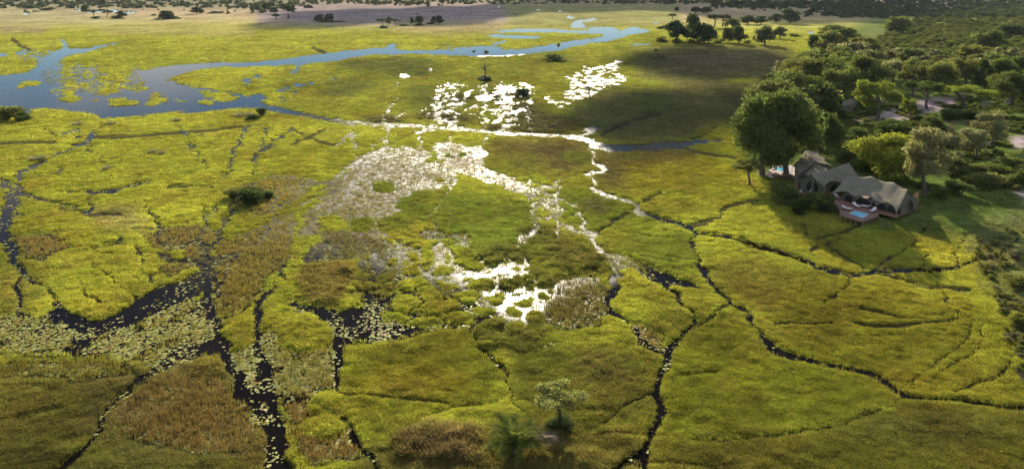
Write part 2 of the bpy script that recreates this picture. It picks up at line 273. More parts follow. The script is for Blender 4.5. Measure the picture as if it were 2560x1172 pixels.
# trodden game paths: narrow slots in the grass
PA = [
 [(1740,585,7),(1800,590,7),(1850,600,9),(1900,620,13),(1945,630,15),(1990,645,11),(2040,668,10),(2080,680,11),(2130,687,11),(2180,683,10),(2240,678,9),(2300,677,9),(2360,678,9),(2400,668,8),(2440,655,8),(2480,645,7),(2520,625,8),(2545,600,9),(2570,585,9)],
 [(2250,995,10),(2220,1020,10),(2180,1040,10),(2120,1060,9),(2050,1080,9),(1980,1090,8),(1900,1095,7),(1800,1100,6),(1700,1097,6),(1640,1095,6),(1560,1092,5),(1500,1088,4)],
 [(2180,680,8),(2220,655,8),(2260,628,8),(2290,605,8),(2305,590,7),(2310,570,6)], [(2130,690,9),(2115,715,8),(2095,740,6),(2060,755,5)], [(2200,685,5),(2260,702,7),(2310,718,7),(2370,720,6),(2430,730,5)],
 [(2330,680,5),(2340,700,6),(2346,718,5),(2350,735,4),(2370,750,6),(2385,775,6),(2392,797,6)], [(2405,590,6),(2400,610,7),(2387,640,9),(2390,667,7)], [(2320,640,5),(2310,660,6),(2308,677,5)], [(2155,775,5),(2200,785,6),(2260,800,5)],
 [(1930,812,4),(2000,812,5),(2080,812,4)], [(2130,812,4),(2180,820,5),(2240,820,5),(2300,812,5),(2400,800,4)], [(2430,808,7),(2425,840,9),(2405,865,8),(2370,890,7),(2330,915,7),(2300,940,6),(2270,972,5)],
 [(2465,820,6),(2450,860,7),(2440,880,7),(2400,905,6),(2350,930,5),(2330,950,4)], [(2528,860,9),(2525,910,9),(2515,930,8),(2480,950,6),(2440,965,6),(2380,985,4)], [(2010,556,5),(2010,575,7),(2012,592,6)], [(2045,599,6),(2080,590,7),(2120,577,7),(2150,568,5)],
 [(1985,925,5),(1990,970,6),(1998,1030,5)], [(1640,985,10),(1600,1005,9),(1560,1020,10),(1530,1045,9),(1498,1068,6)], [(1815,755,4),(1790,790,7),(1770,800,10),(1740,818,8)], [(1575,535,7),(1540,552,6),(1510,570,6),(1485,583,9)], [(1590,515,6),(1620,500,5),(1650,482,5)],
 [(1720,570,9),(1760,558,9),(1795,545,7),(1800,530,5),(1830,515,4),(1900,500,4)], [(2070,622,4),(2120,650,4),(2160,672,4)], [(860,985,4),(960,995,5),(1050,1005,5),(1120,1012,6)], [(735,325,4),(770,343,5),(830,365,4)], [(813,325,3),(770,345,4),(720,365,3)],
 [(230,345,5),(300,345,4),(400,338,4),(500,330,4),(610,318,3)], [(225,375,5),(240,390,4),(262,405,4)], [(0,360,3),(140,357,4)], [(140,520,5),(240,540,6),(300,540,4)], [(110,320,4),(130,340,4)], [(690,365,3),(640,385,3)],
 [(1730,352,4),(1775,335,4),(1790,320,3)], [(1500,338,6),(1545,320,5),(1590,300,5),(1650,288,3)], [(1710,375,4),(1780,388,5),(1840,398,4)], [(30,98,4),(55,118,5),(80,128,5)], [(780,120,2),(815,134,4)], [(200,700,6),(215,740,7),(250,760,5)], [(230,665,4),(300,720,5),(360,760,4)],
 [(1700,945,4),(1800,930,4)], [(1560,1165,5),(1680,1160,6),(1800,1185,6)], [(2030,640,4),(2020,630,4),(2100,600,3)],
]
for p in PA: mx(path, line_mask(p, 2.4))
for p in PA[:5]: mx(wet, line_mask(p, -.6))                     # the deepest of them hold water
# ---- reeds standing in water, lily beds
REED_T, REED_R, REED_O = (0.29, 0.25, 0.10), (0.28, 0.22, 0.075), (0.20, 0.19, 0.05)
reedcol = np.zeros((MH, MW, 3), np.float32); reedcol[:] = REED_O
def reeds(pts, d, col, lil=0.0, blur=10):
    sl, m = poly_mask(pts, blur)
    mx(wet, poly_mask(pts, 9)); mx(reed, (sl, m), d); mx(lily, (sl, m), lil)
    for k in range(3): reedcol[sl + (k,)] = reedcol[sl + (k,)] * (1 - m) + m * col[k]
reeds([(905,400),(1000,370),(1060,372),(1098,400),(1112,432),(1108,470),(1050,478),(1000,500),(985,540),(968,590),(905,600),(860,560),(790,590),(735,600),(760,540),(800,500),(850,440)], .52, REED_T, .3)
reeds([(680,560),(740,530),(735,600),(700,680),(640,700),(560,690),(535,650),(600,590)], .85, (0.27,0.22,0.07), .2)
reeds([(30,590),(150,585),(180,620),(110,655),(50,640)], .9, REED_R, .25); reeds([(345,590),(470,560),(545,580),(510,640),(440,690),(380,680),(420,640)], .85, REED_R, .15)
reeds([(540,600),(620,590),(700,640),(660,720),(600,790),(540,800),(530,700)], .75, (0.26,0.21,0.06), .35)
reeds([(300,1000),(340,970),(420,930),(560,950),(600,1010),(640,1070),(600,1140),(500,1140),(400,1110),(300,1090),(270,1050)], .55, (0.24,0.175,0.065), .6)
reeds([(700,830),(770,800),(835,850),(800,900),(850,950),(840,1000),(870,1090),(920,1150),(760,1172),(720,1060),(700,960),(670,880)], .45, (0.24,0.17,0.06), .6)
reeds([(1380,700),(1500,690),(1530,760),(1500,820),(1380,830),(1350,780)], .8, (0.19,0.165,0.055), .4, 16)
reeds([(560,470),(690,440),(800,450),(740,500),(640,540)], .95, (0.33,0.27,0.07), .1)
reeds([(800,560),(960,590),(1000,640),(900,650),(800,620)], .8, (0.19,0.17,0.07), .15)
reeds([(1590,800),(1660,840),(1655,890),(1610,870),(1570,830)], .5, REED_R, .7)
def lilies(pts, d, blur=8, w=True):
    if w: mx(wet, poly_mask(pts, 7))
    mx(lily, poly_mask(pts, blur), d)
lilies([(140,790),(230,822),(380,762),(470,735),(560,750),(560,880),(480,900),(400,930),(340,905),(250,900),(120,890),(-40,885),(-40,790)], .5)
lilies([(-100,600),(60,600),(120,700),(180,800),(-100,860)], .35, 10, False)
lilies([(745,655),(790,600),(830,605),(850,625),(890,640),(920,650),(880,655),(840,650),(800,662),(770,672)], .35)
lilies([(720,745),(760,760),(830,770),(860,790),(900,765),(960,745),(1000,722),(1000,745),(965,770),(960,800),(1040,818),(1100,812),(1185,800),(1180,818),(1090,832),(1000,852),(960,862),(900,852),(855,870),(850,920),(855,945),(835,965),(800,905),(830,860),(810,830),(780,800),(740,790)], .55)
lilies([(560,850),(700,820),(830,860),(850,960),(700,1000),(720,1100),(620,1060),(580,980)], .5, 10)
lilies([(880,640),(960,610),(1000,600),(1060,590),(1190,600),(1310,620),(1380,760),(1260,800),(1050,800),(960,700)], .45, 10, False)
lilies([(820,305),(1060,305),(1200,335),(1120,460),(960,600),(720,560),(880,400)], .35, 14, False)
lilies([(1470,570),(1640,640),(1640,700),(1700,900),(1640,980),(1560,820),(1500,780)], .5, 10, False)
lilies([(1290,440),(1420,450),(1500,600),(1640,650),(1560,700),(1520,800),(1330,780),(1150,740),(1080,600),(1280,600),(1320,520)], .7, 12, False)
lilies([(1720,570),(1800,740),(1960,880),(2250,990),(2220,1000),(1900,880),(1740,740)], .22, 8, False)
lilies([(490,640),(560,640),(560,760),(640,760),(640,1000),(720,1172),(640,1172),(560,1000),(500,800)], .3, 10, False)
lilies([(0,900),(110,905),(310,900),(340,940),(200,940),(0,930)], .6)
lilies([(560,540),(480,640),(400,640),(380,540)], .2, 10, False)
reeds([(140,790),(230,822),(380,762),(470,735),(560,750),(560,880),(480,900),(400,930),(340,905),(250,900),(120,890),(-60,885),(-60,790)], .16, (0.28,0.25,0.06), 1.0, 8)
reeds([(560,850),(700,820),(830,860),(850,960),(700,1000),(720,1100),(620,1060),(580,980)], .18, (0.24,0.22,0.06), .95, 8)
reeds([(1080,362),(1150,361),(1213,372),(1200,415),(1290,450),(1330,500),(1240,460),(1150,432),(1100,430)], .22, (0.40,0.33,0.18), .1, 6)
reeds([(0,900),(110,905),(310,900),(340,940),(200,950),(0,940)], .55, (0.22,0.20,0.05), .6)
chan = np.zeros((MH, MW), np.float32)
for p in CR: mx(chan, line_mask(p, 2.5 if p[0][0] < 730 else -1.0))
reed *= 1 - .9 * chan; lily *= 1 - .55 * chan; lily = np.maximum(lily, .34 * chan * (GU < 760) * (GV > 300))
# grass islands inside the lily beds
for e in ((755,835,66,44),(395,640,18,16),(372,672,16,14),(955,468,30,14),(905,560,34,18),(990,560,46,22),(930,640,20,10),(830,560,34,20),(585,845,40,34),(505,925,38,24),(820,1010,44,34),(800,1070,58,34),(1140,388,26,9),(1080,401,11,7),(1108,405,10,6),(1110,420,6,4),(1100,488,10,4),(1092,452,16,5),(440,645,30,20)):
    for fld in (wet, reed, lily): st(fld, ell_mask(*e), 0.0)
for p in ([(115,640),(185,635),(300,612),(330,625),(345,660),(362,710),(340,745),(290,760),(270,800),(225,812),(180,795),(140,740),(110,700)], [(60,710),(110,720),(140,765),(100,790),(55,770)], [(70,500),(160,525),(215,530),(205,545),(60,548)], [(35,545),(190,548),(210,570),(120,585),(45,570)],
          [(735,690),(760,660),(850,655),(890,650),(870,740),(820,770),(760,750)], [(985,740),(1060,715),(1150,720),(1160,800),(1050,812),(1025,795),(990,775)], [(850,880),(920,865),(1090,835),(1175,815),(1185,865),(1265,940),(1265,995),(1180,1010),(1040,1060),(960,1110),(880,1080),(858,1000)]):
    for fld in (wet, reed, lily): st(fld, poly_mask(p, 3), 0.0)
# the open dark runs between the beds
for p in ([(515,655,34),(520,700,44),(515,740,36),(530,780,34),(545,840,32),(560,870,40),(580,920,36),(605,970,46),(645,1000,70),(672,1050,78),(684,1100,74),(692,1150,80),(700,1230,110)],
          [(685,718,12),(660,745,22),(645,775,34),(636,810,28),(640,850,26),(650,900,30),(656,950,46)],
          [(550,872,30),(480,882,34),(430,892,28),(395,925,30),(365,942,28),(330,960,22),(310,985,20),(290,1003,20),(270,1032,20),(255,1060,24),(238,1088,20),(212,1114,20),(188,1138,24),(155,1178,32)],
          [(70,425,12),(48,445,18),(42,480,18),(30,520,30),(8,560,50),(0,600,40),(25,630,24),(50,680,24)],
          [(140,765,26),(175,800,40),(230,822,44),(300,805,46),(360,775,46),(420,745,50),(480,715,50)],
          [(400,640,20),(440,652,24),(500,660,26),(560,650,24)], [(850,880,36),(845,930,30),(850,965,22)], [(760,655,26),(800,625,36),(830,620,40)], [(740,760,18),(800,790,26),(840,800,30),(880,775,24),(930,790,20)], [(515,640,20),(500,595,16),(518,555,14)], [(530,620,18),(555,570,18),(580,520,12)]):
    sl, mm = line_mask(p, -2.5); wet[sl] = np.maximum(wet[sl], mm); reed[sl] *= 1 - .95 * mm; lily[sl] *= 1 - .42 * mm
# ---- kinds of grass (leaf colours, some with shade painted in)
YG, GR, OL, BR, DK = (0.350,0.350,0.034), (0.185,0.222,0.024), (0.215,0.210,0.040), (0.160,0.125,0.045), (0.120,0.135,0.030)
TAN, PLAIN, PINK, LAWN, SAND, SCRUB = (0.36,0.28,0.10), (0.38,0.285,0.105), (0.34,0.24,0.11), (0.12,0.165,0.028), (0.34,0.26,0.165), (0.16,0.16,0.06)
gcol = np.zeros((MH, MW, 3), np.float32); gcol[:] = YG
bare = np.zeros((MH, MW), np.float32)
def paint(pts, col, a=1.0, blur=20):
    sl, m = poly_mask(pts, blur)
    for k in range(3): gcol[sl + (k,)] = gcol[sl + (k,)] * (1 - m * a) + m * a * col[k]
def paint_e(e, col, a=1.0, soft=1.2):
    sl, m = ell_mask(*e, soft)
    for k in range(3): gcol[sl + (k,)] = gcol[sl + (k,)] * (1 - m * a) + m * a * col[k]
paint([(-700,-40),(3260,-40),(3260,60),(-700,60)], PLAIN, 1, 14)
paint([(-700,-40),(3260,-40),(3260,8),(1000,8),(700,20),(-700,26)], SCRUB, .8, 8)
paint([(-700,20),(60,20),(330,48),(500,45),(300,60),(-700,75)], (0.30,0.27,0.08), .8, 10)
paint([(640,10),(1240,10),(1330,45),(1240,60),(900,66),(640,60)], (0.26,0.20,0.12), .9, 10)  # cloud shade on the far plain put into this duller colour
paint([(1250,8),(1700,14),(1700,60),(1560,66),(1280,70)], (0.24,0.23,0.05), .9, 10)
paint([(-60,68),(120,68),(110,82),(-60,84)], PINK, .7, 6); paint([(250,72),(640,76),(640,88),(260,84)], PLAIN, .7, 6)
paint([(1020,62),(1250,55),(1260,80),(1100,86),(960,78)], PLAIN, .8, 8)
paint([(150,150),(640,140),(640,158),(420,170),(200,165)], GR, .35, 8)
paint([(700,165),(1200,140),(1500,120),(1640,85),(1700,110),(1420,300),(1000,310),(700,280)], (0.235,0.240,0.028), .85, 16)
for e in ((900,165,60,14),(1000,160,90,16),(1020,180,80,14),(880,215,60,14),(1060,225,40,10),(1100,255,90,20),(1260,235,60,20),(840,235,50,10)): paint_e(e, DK, .7)
for e in ((960,300,60,10),(1090,290,50,12),(1150,300,50,14),(1330,300,60,24),(1350,320,90,16),(1400,310,60,20),(1310,270,40,14),(1260,245,40,12),(1160,245,30,10),(1240,320,30,8)): paint_e(e, (0.085,0.080,0.028), .9); st(hveg, ell_mask(*e), .7)
paint([(1560,135),(1680,115),(1800,112),(1990,125),(1980,160),(1930,215),(1880,290),(1800,340),(1640,360),(1520,355),(1440,300),(1420,275),(1500,225),(1580,205),(1600,170)], (0.175,0.165,0.045), .95, 14)
paint([(1640,140),(1760,122),(1960,130),(1960,165),(1800,180),(1650,175)], (0.20,0.16,0.06), .8, 14)
paint([(1540,190),(1660,205),(1700,222),(1560,228)], YG, .8, 8); paint_e((1850,203,40,6), YG, .9); paint_e((1620,255,50,10), GR, .6); paint_e((1480,275,30,8), OL, .5)
paint([(1730,345),(1840,290),(1900,300),(1890,420),(1840,420),(1700,400)], (0.26,0.265,0.024), .8, 14)
paint([(1240,345),(1470,352),(1475,420),(1420,440),(1310,420),(1220,390)], (0.15,0.115,0.04), .85, 14); paint_e((1440,395,40,14), GR, .8)
paint([(1205,380),(1320,380),(1400,440),(1300,450),(1220,425)], (0.20,0.20,0.028), .8, 12)
paint([(1480,380),(1740,375),(1740,405),(1600,420),(1560,480),(1500,480),(1490,430)], (0.16,0.125,0.038), .85, 12)
paint([(1560,410),(1760,400),(1860,440),(1700,470),(1560,470)], (0.30,0.25,0.022), .7, 14)
paint([(1400,470),(1480,480),(1700,560),(1480,580),(1400,540)], GR, .85, 12); paint_e((1490,515,40,18), BR, .7)
paint([(1090,480),(1340,500),(1340,640),(1200,660),(1080,580)], GR, .9, 12); paint([(980,470),(1080,480),(1075,560),(990,540)], GR, .9, 8)
paint([(1490,590),(1730,575),(1745,700),(1620,690),(1520,620)], GR, .8, 12)
paint([(860,880),(1180,820),(1270,950),(1180,1010),(900,1090)], (0.235,0.235,0.022), .9, 14); paint_e((1050,950,140,40), (0.27,0.25,0.022), .6)
paint([(1280,860),(1640,880),(1640,1060),(1500,1090),(1330,1040),(1280,980)], (0.185,0.180,0.026), .85, 20); paint_e((1500,920,70,40), (0.15,0.125,0.03), .6); paint_e((1350,900,60,26), GR, .6)
paint([(1660,900),(1760,760),(1900,870),(2240,990),(2100,1060),(1660,1090)], (0.225,0.235,0.020), .9, 16); paint([(1770,660),(1900,640),(1990,690),(2110,720),(2040,750),(1900,770),(1790,720)], (0.215,0.190,0.028), .85, 14)
paint([(1660,1105),(2000,1100),(2260,1010),(2700,1040),(2700,1400),(1640,1400)], (0.205,0.195,0.024), .9, 16); paint_e((2330,1080,200,50), (0.155,0.150,0.03), .6); paint_e((1700,810,90,40), (0.17,0.18,0.022), .5)  # near right strip: darkening towards the frame edge put into the colour
paint([(1950,690),(2440,740),(2440,960),(2270,980),(1960,880)], (0.25,0.235,0.022), .8, 16)
paint([(-700,900),(310,910),(310,980),(160,1160),(300,1100),(700,1160),(700,1400),(-700,1400)], (0.185,0.165,0.03), .9, 24); paint([(-700,1100),(180,1150),(700,1150),(700,1400),(-700,1400)], (0.150,0.145,0.026), .6, 24)  # near left olive, with frame-edge darkening put into the colour
paint([(230,930),(340,900),(600,900),(700,1000),(700,1160),(300,1130),(200,1120)], (0.20,0.17,0.04), .85, 16)
paint([(900,1120),(1300,1040),(1640,1110),(1560,1400),(800,1400)], (0.165,0.150,0.03), .8, 20)  # near middle strip also carries painted edge darkening
paint([(735,690),(760,660),(890,650),(870,740),(820,775),(760,750)], (0.165,0.125,0.03), .9, 8); st(hveg, poly_mask([(735,690),(760,660),(890,650),(870,740),(820,775),(760,750)], 8), .7)
paint([(900,640),(1000,660),(1000,720),(940,760),(880,740)], (0.17,0.15,0.028), .8, 8)
for e in ((1280,712,60,26),(1410,640,90,44),(1490,662,46,24),(1400,715,60,30),(1340,580,40,18),(1235,835,50,34),(1300,850,44,30),(1350,815,34,24),(1360,600,50,20),(1340,690,24,16),(1250,640,60,24),(1300,645,30,14)):
    paint_e(e, (0.120,0.120,0.022), .9); st(hveg, ell_mask(*e), .78)
for e in ((955,468,30,14),(905,560,34,18),(990,560,46,22),(1140,388,26,9)): paint_e(e, GR, .9)
paint([(560,470),(700,465),(790,480),(700,560),(600,560)], (0.27,0.22,0.035), .6, 12)
paint([(-40,590),(60,600),(130,700),(60,800),(-200,800)], (0.22,0.21,0.03), .7, 14); paint([(230,520),(330,520),(390,580),(240,580)], (0.33,0.27,0.09), .6, 14)
paint([(985,1080),(1080,1055),(1190,1070),(1210,1150),(1000,1160)], (0.15,0.125,0.035), .9, 12); st(hveg, poly_mask([(985,1080),(1080,1055),(1190,1070),(1210,1150),(1000,1160)], 10), .95)
# the lodge island: dry ground, lawn, scrub, sand
paint([(1850,290),(1990,150),(2060,100),(2200,40),(3260,0),(3260,600),(2560,590),(2400,600),(2200,575),(2010,510),(1930,450),(1860,420)], LAWN, .95, 14)
paint([(2050,110),(2230,60),(2560,10),(3260,-30),(3260,180),(2300,170),(2160,140)], (0.15,0.16,0.035), .9, 12)
paint([(2400,590),(2560,520),(3260,500),(3260,900),(2560,860),(2470,700)], (0.21,0.22,0.06), .8, 16)
land = np.zeros((MH, MW), np.float32)
mx(land, poly_mask([(1868,330),(1890,280),(2000,170),(2060,110),(2230,55),(2560,0),(3260,-40),(3260,585),(2560,560),(2420,575),(2200,560),(2040,515),(1930,470),(1880,430)], 10))
mx(land, poly_mask([(2500,640),(2600,560),(3260,560),(3260,1000),(2640,900),(2540,780)], 14), .8)
mx(land, poly_mask([(-700,-40),(3260,-40),(3260,30),(1900,90),(1640,60),(1300,20),(1200,40),(900,62),(560,62),(-700,50)], 8), .9)
for p, a in (([(2150,300),(2200,285),(2280,262),(2330,250),(2390,250),(2400,275),(2330,285),(2300,300),(2240,308)], 1), ([(2520,360),(2530,345),(2700,338),(2700,372),(2540,378)], 1), ([(2085,330),(2110,310),(2150,300),(2160,308),(2110,325),(2100,345)], .9), ([(2100,350),(2120,352),(2126,372),(2118,372)], .8), ([(2440,250),(2480,262),(2470,275)], .7), ([(2515,465),(2570,462),(2570,520),(2545,500)], .8), ([(1895,435),(1915,432),(1925,440),(1900,446)], .7), ([(1320,1085),(1380,1075),(1410,1105),(1370,1125)], .6), ([(2245,98),(2256,93),(2258,103)], .8), ([(2540,100),(2552,102),(2548,112)], .8)):
    paint(p, SAND, a, 5); mx(bare, poly_mask(p, 5), a)
for fld in (wet, reed, lily, patch, cell): fld[:] *= (1 - land * .98) if fld is not wet else 1
st(hveg, poly_mask([(-700,-40),(3260,-40),(3260,72),(-700,72)], 10), .35); st(hveg, poly_mask([(1868,330),(2000,170),(2230,55),(3260,-40),(3260,585),(2200,560),(2040,515),(1930,470)], 10), .45)
wet = _blur(wet, 2)

def samp(fld, u, v):
    x = np.clip((u - MU0) / MS, 0, MW - 1.001); y = np.clip((v - MV0) / MS, 0, MH - 1.001)
    ix = x.astype(int); iy = y.astype(int); fx = x - ix; fy = y - iy
    if fld.ndim == 3: fx = fx[..., None]; fy = fy[..., None]
    return (fld[iy, ix] * (1 - fx) + fld[iy, ix + 1] * fx) * (1 - fy) + (fld[iy + 1, ix] * (1 - fx) + fld[iy + 1, ix + 1] * fx) * fy
def survey(x, y):
    """everything known about the place at (x, y)"""
    sc = np.clip(y / 150.0, 0.6, 6)                               # outlines waver more where they were traced from afar
    wx = (fbm(x / 3.1, y / 3.1, 5, 3) - .5) * 2.4 * np.minimum(sc, 1.6); wy = (fbm(x / 3.1, y / 3.1, 9, 3) - .5) * 2.4 * np.minimum(sc, 2.5)
    X, Y = x + wx, np.maximum(y + wy, 20)
    v = V0 + H * F / Y; u = U0 + F * X / Y
    r = {}
    n1 = fbm(x / 2.2, y / 3.4, 21, 4) + (fbm(x / .7, y / .9, 23, 2) - .5) * .22
    w0 = samp(wet, u, v); ed = 4 * w0 * (1 - w0)
    w = w0 + (fbm(x / 1.3, y / 1.3, 33, 3) - .5) * (.30 + .35 * ed) + (fbm(x / 5., y / 7., 35, 3) - .5) * .7 * ed
    pt = samp(patch, u, v); w = np.maximum(w, np.where(pt > .03, .5 + (pt - .06 - n1) * 3.0, -9))
    ce = samp(cell, u, v)
    cs = np.clip(y / 130., 1, 3.5)
    f1, f2 = worley(x / 4.2 / cs + fbm(x / 2, y / 2, 3, 2) * .5, y / 5.5 / cs + fbm(x / 2, y / 2, 4, 2) * .5, 11)
    w = np.maximum(w, np.where(ce > .05, .5 + (.17 * ce / .8 - (f2 - f1)) * 3.0, -9))
    r['w'] = w; r['water'] = sstep(.45, .68, w)
    r['path'] = samp(path, u, v)
    la = samp(land, u, v); r['land'] = la
    r['reed'] = np.maximum(samp(reed, u, v), .55 * sstep(.2, .5, pt)); r['lily'] = np.maximum(samp(lily, u, v), .35 * sstep(.2, .5, pt)); r['rcol'] = samp(reedcol, u, v)
    mg = np.exp(-((w - .60) / .16) ** 2) * (1 - la); r['mg'] = mg; r['reed'] = np.maximum(r['reed'], .6 * mg)
    h = samp(hveg, u, v); r['h'] = h
    col = samp(gcol, u, v) * np.array([1.08, 1.135, 1.8])
    big = fbm(x / 23., y / 35., 51, 4)[..., None]; mid = fbm(x / 5., y / 7., 61, 3)[..., None]
    col = col * (0.40 + .75 * big + .48 * mid)
    col = col * (1 - (np.array([.0, .09, .04]) * sstep(.52, .75, fbm(x / 9., y / 13., 71, 3))[..., None]))   # drier, browner drifts
    r['col'] = col; k_ = np.clip(mg * 1.2 - samp(reed, u, v), 0, 1)[..., None]; r['rcol'] = r['rcol'] * (1 - k_) + col * k_; r['bare'] = samp(bare, u, v) * sstep(.34, .52, fbm(x / 5., y / 7., 191, 3))
    # the vegetation mat: hummocks, slots, banks
    hum = fbm(x / 2.6, y / 2.6, 81, 3); hum2 = fbm(x / 9., y / 12., 91, 3)
    g1, g2 = worley(x / 9. + fbm(x / 4, y / 4, 7, 2), y / 9. + fbm(x / 4, y / 4, 8, 2), 41)
    crack = sstep(.10, .0, g2 - g1) * .30
    hum3 = 1 - np.abs(2 * fbm(x / 5.5, y / 4.0, 95, 3) - 1)
    z = np.maximum(h * (-.35 + .75 * hum + .50 * hum2 + .45 * hum3 - crack * (1 - la)), .03) + .03
    z = z * (1 - .92 * np.clip(r['path'] * 1.2, 0, 1)) + .03
    z = z * (1 - la) + la * (.35 + .5 * hum2 + .12 * hum)
    z = z * (1 - .9 * sstep(-.25, .36, w) * (1 - la))
    r['z'] = z * (1 - r['water']) - .45 * r['water']
    return r
# ------------------------------------------------------------------ ground sheet, water
us = np.concatenate([np.linspace(-2600, -700, 24)[:-1], np.linspace(-700, -320, 40)[:-1], np.linspace(-320, 2880, 1240), np.linspace(2880, 3260, 40)[1:], np.linspace(3260, 5200, 24)[1:]])
vsr = np.concatenate([V0 + H * F / np.geomspace(45000, 2300, 22)[:-1], np.linspace(-4.8, 110, 120)[:-1], np.linspace(110, 1460, 600), np.linspace(1460, 3200, 60)[1:]])
gu, gv = np.meshgrid(us, vsr)
gy = H * F / (gv - V0); gx = gy * (gu - U0) / F
S = survey(gx, gy)
nr, nc = gx.shape
idx = np.arange(nr * nc).reshape(nr, nc)
quads = np.stack([idx[1:, :-1], idx[1:, 1:], idx[:-1, 1:], idx[:-1, :-1]], -1).reshape(-1, 4)
# the mat dips under the water in the channels
ground_me = mesh_np("ground", np.stack([gx, gy, S['z']], -1).reshape(-1, 3), quads, smooth=True)
gc = S['col'] * (.62 + .38 * sstep(600, 950, gy))[..., None]          # shade of the gaps painted into the litter under the blades; the far sheet carries the grass itself
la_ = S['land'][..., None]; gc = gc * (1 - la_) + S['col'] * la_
mud = np.array([.045, .035, .022])
k = np.clip(S['water'] + .85 * S['path'] * (1 - S['land']), 0, 1)[..., None]
bb = (samp(bare, U0 + F * gx / np.maximum(gy, 20), V0 + H * F / gy) - S['bare']).clip(0, 1)[..., None]; gc = gc * (1 - .7 * bb) + np.array([.12, .135, .035]) * .7 * bb
gc = gc * (1 - k) + mud * k
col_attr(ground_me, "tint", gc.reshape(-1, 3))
a = ground_me.attributes.new("bare", 'FLOAT', 'POINT'); a.data.foreach_set("value", S['bare'].astype(np.float32).ravel())
m, n, l = new_mat("marsh_mat")
out = n.new("ShaderNodeOutputMaterial"); at = n.new("ShaderNodeAttribute"); at.attribute_name = "tint"
tc = n.new("ShaderNodeTexCoord")
n1 = node(n, "ShaderNodeTexNoise", Scale=1.7, Detail=6.0, Roughness=.65); n2 = node(n, "ShaderNodeTexNoise", Scale=.16, Detail=4.0)
l.new(tc.outputs["Object"], n1.inputs["Vector"]); l.new(tc.outputs["Object"], n2.inputs["Vector"])
mr = n.new("ShaderNodeMapRange"); mr.inputs[1].default_value = .32; mr.inputs[2].default_value = .68; mr.inputs[3].default_value = .6; mr.inputs[4].default_value = 1.35
l.new(n1.outputs[0], mr.inputs[0])
sc = n.new("ShaderNodeVectorMath"); sc.operation = 'SCALE'; l.new(at.outputs["Color"], sc.inputs[0]); l.new(mr.outputs[0], sc.inputs["Scale"])
hs = n.new("ShaderNodeHueSaturation"); l.new(sc.outputs[0], hs.inputs["Color"])
mr2 = n.new("ShaderNodeMapRange"); mr2.inputs[1].default_value = .3; mr2.inputs[2].default_value = .7; mr2.inputs[3].default_value = .485; mr2.inputs[4].default_value = .512
l.new(n2.outputs[0], mr2.inputs[0]); l.new(mr2.outputs[0], hs.inputs["Hue"])
df = n.new("ShaderNodeBsdfDiffuse"); l.new(hs.outputs[0], df.inputs[0])
bp = node(n, "ShaderNodeBump", Strength=.9, Distance=.25); l.new(n1.outputs[0], bp.inputs["Height"]); l.new(bp.outputs[0], df.inputs["Normal"])
l.new(df.outputs[0], out.inputs[0])
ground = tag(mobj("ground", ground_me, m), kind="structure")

# still water: one sheet at z = 0
R = 46000
wv = [(-R, -200, 0), (R, -200, 0), (R, R, 0), (-R, R, 0)]
water_me = mesh_np("water", wv, [[0, 1, 2, 3]])
m, n, l = new_mat("still_water")
out = n.new("ShaderNodeOutputMaterial"); df = n.new("ShaderNodeBsdfDiffuse"); df.inputs[0].default_value = (.007, .005, .0035, 1)
gl = n.new("ShaderNodeBsdfGlossy"); gl.distribution = 'BECKMANN'
fr = n.new("ShaderNodeFresnel"); fr.inputs["IOR"].default_value = 1.066
tc = n.new("ShaderNodeTexCoord"); n1 = node(n, "ShaderNodeTexNoise", Scale=.09, Detail=5.0)
l.new(tc.outputs["Object"], n1.inputs["Vector"])
mr = n.new("ShaderNodeMapRange"); mr.inputs[1].default_value = .35; mr.inputs[2].default_value = .65; mr.inputs[3].default_value = .46; mr.inputs[4].default_value = .66
l.new(n1.outputs[0], mr.inputs[0])
sx = n.new("ShaderNodeSeparateXYZ"); l.new(tc.outputs["Object"], sx.inputs[0])      # the open river upstream lies calmer than the reedy shallows
cal = n.new("ShaderNodeMapRange"); cal.interpolation_type = 'SMOOTHSTEP'; cal.inputs[1].default_value = 430; cal.inputs[2].default_value = 540; cal.inputs[3].default_value = 1.0; cal.inputs[4].default_value = .16; l.new(sx.outputs["Y"], cal.inputs[0])
rm = n.new("ShaderNodeMath"); rm.operation = 'MULTIPLY'; 
cl_ = n.new("ShaderNodeMapRange"); cl_.interpolation_type = 'SMOOTHSTEP'; cl_.inputs[1].default_value = -95; cl_.inputs[2].default_value = -45; cl_.inputs[3].default_value = .20; cl_.inputs[4].default_value = 1.0; l.new(sx.outputs["X"], cl_.inputs[0])
cr_ = n.new("ShaderNodeMapRange"); cr_.interpolation_type = 'SMOOTHSTEP'; cr_.inputs[1].default_value = 14; cr_.inputs[2].default_value = 36; cr_.inputs[3].default_value = 1.0; cr_.inputs[4].default_value = .22; yd_ = n.new("ShaderNodeMapRange"); yd_.inputs[1].default_value = 240; yd_.inputs[2].default_value = 540; yd_.inputs[3].default_value = 0; yd_.inputs[4].default_value = 75; l.new(sx.outputs["Y"], yd_.inputs[0])
xs_ = n.new("ShaderNodeMath"); xs_.operation = 'SUBTRACT'; l.new(sx.outputs["X"], xs_.inputs[0]); l.new(yd_.outputs[0], xs_.inputs[1]); l.new(xs_.outputs[0], cr_.inputs[0])
nr_ = n.new("ShaderNodeMapRange"); nr_.interpolation_type = 'SMOOTHSTEP'; nr_.inputs[1].default_value = 106; nr_.inputs[2].default_value = 150; nr_.inputs[3].default_value = .25; nr_.inputs[4].default_value = 1.0; l.new(sx.outputs["Y"], nr_.inputs[0])
c0_ = n.new("ShaderNodeMath"); c0_.operation = 'MULTIPLY'; l.new(cl_.outputs[0], c0_.inputs[0]); l.new(nr_.outputs[0], c0_.inputs[1])
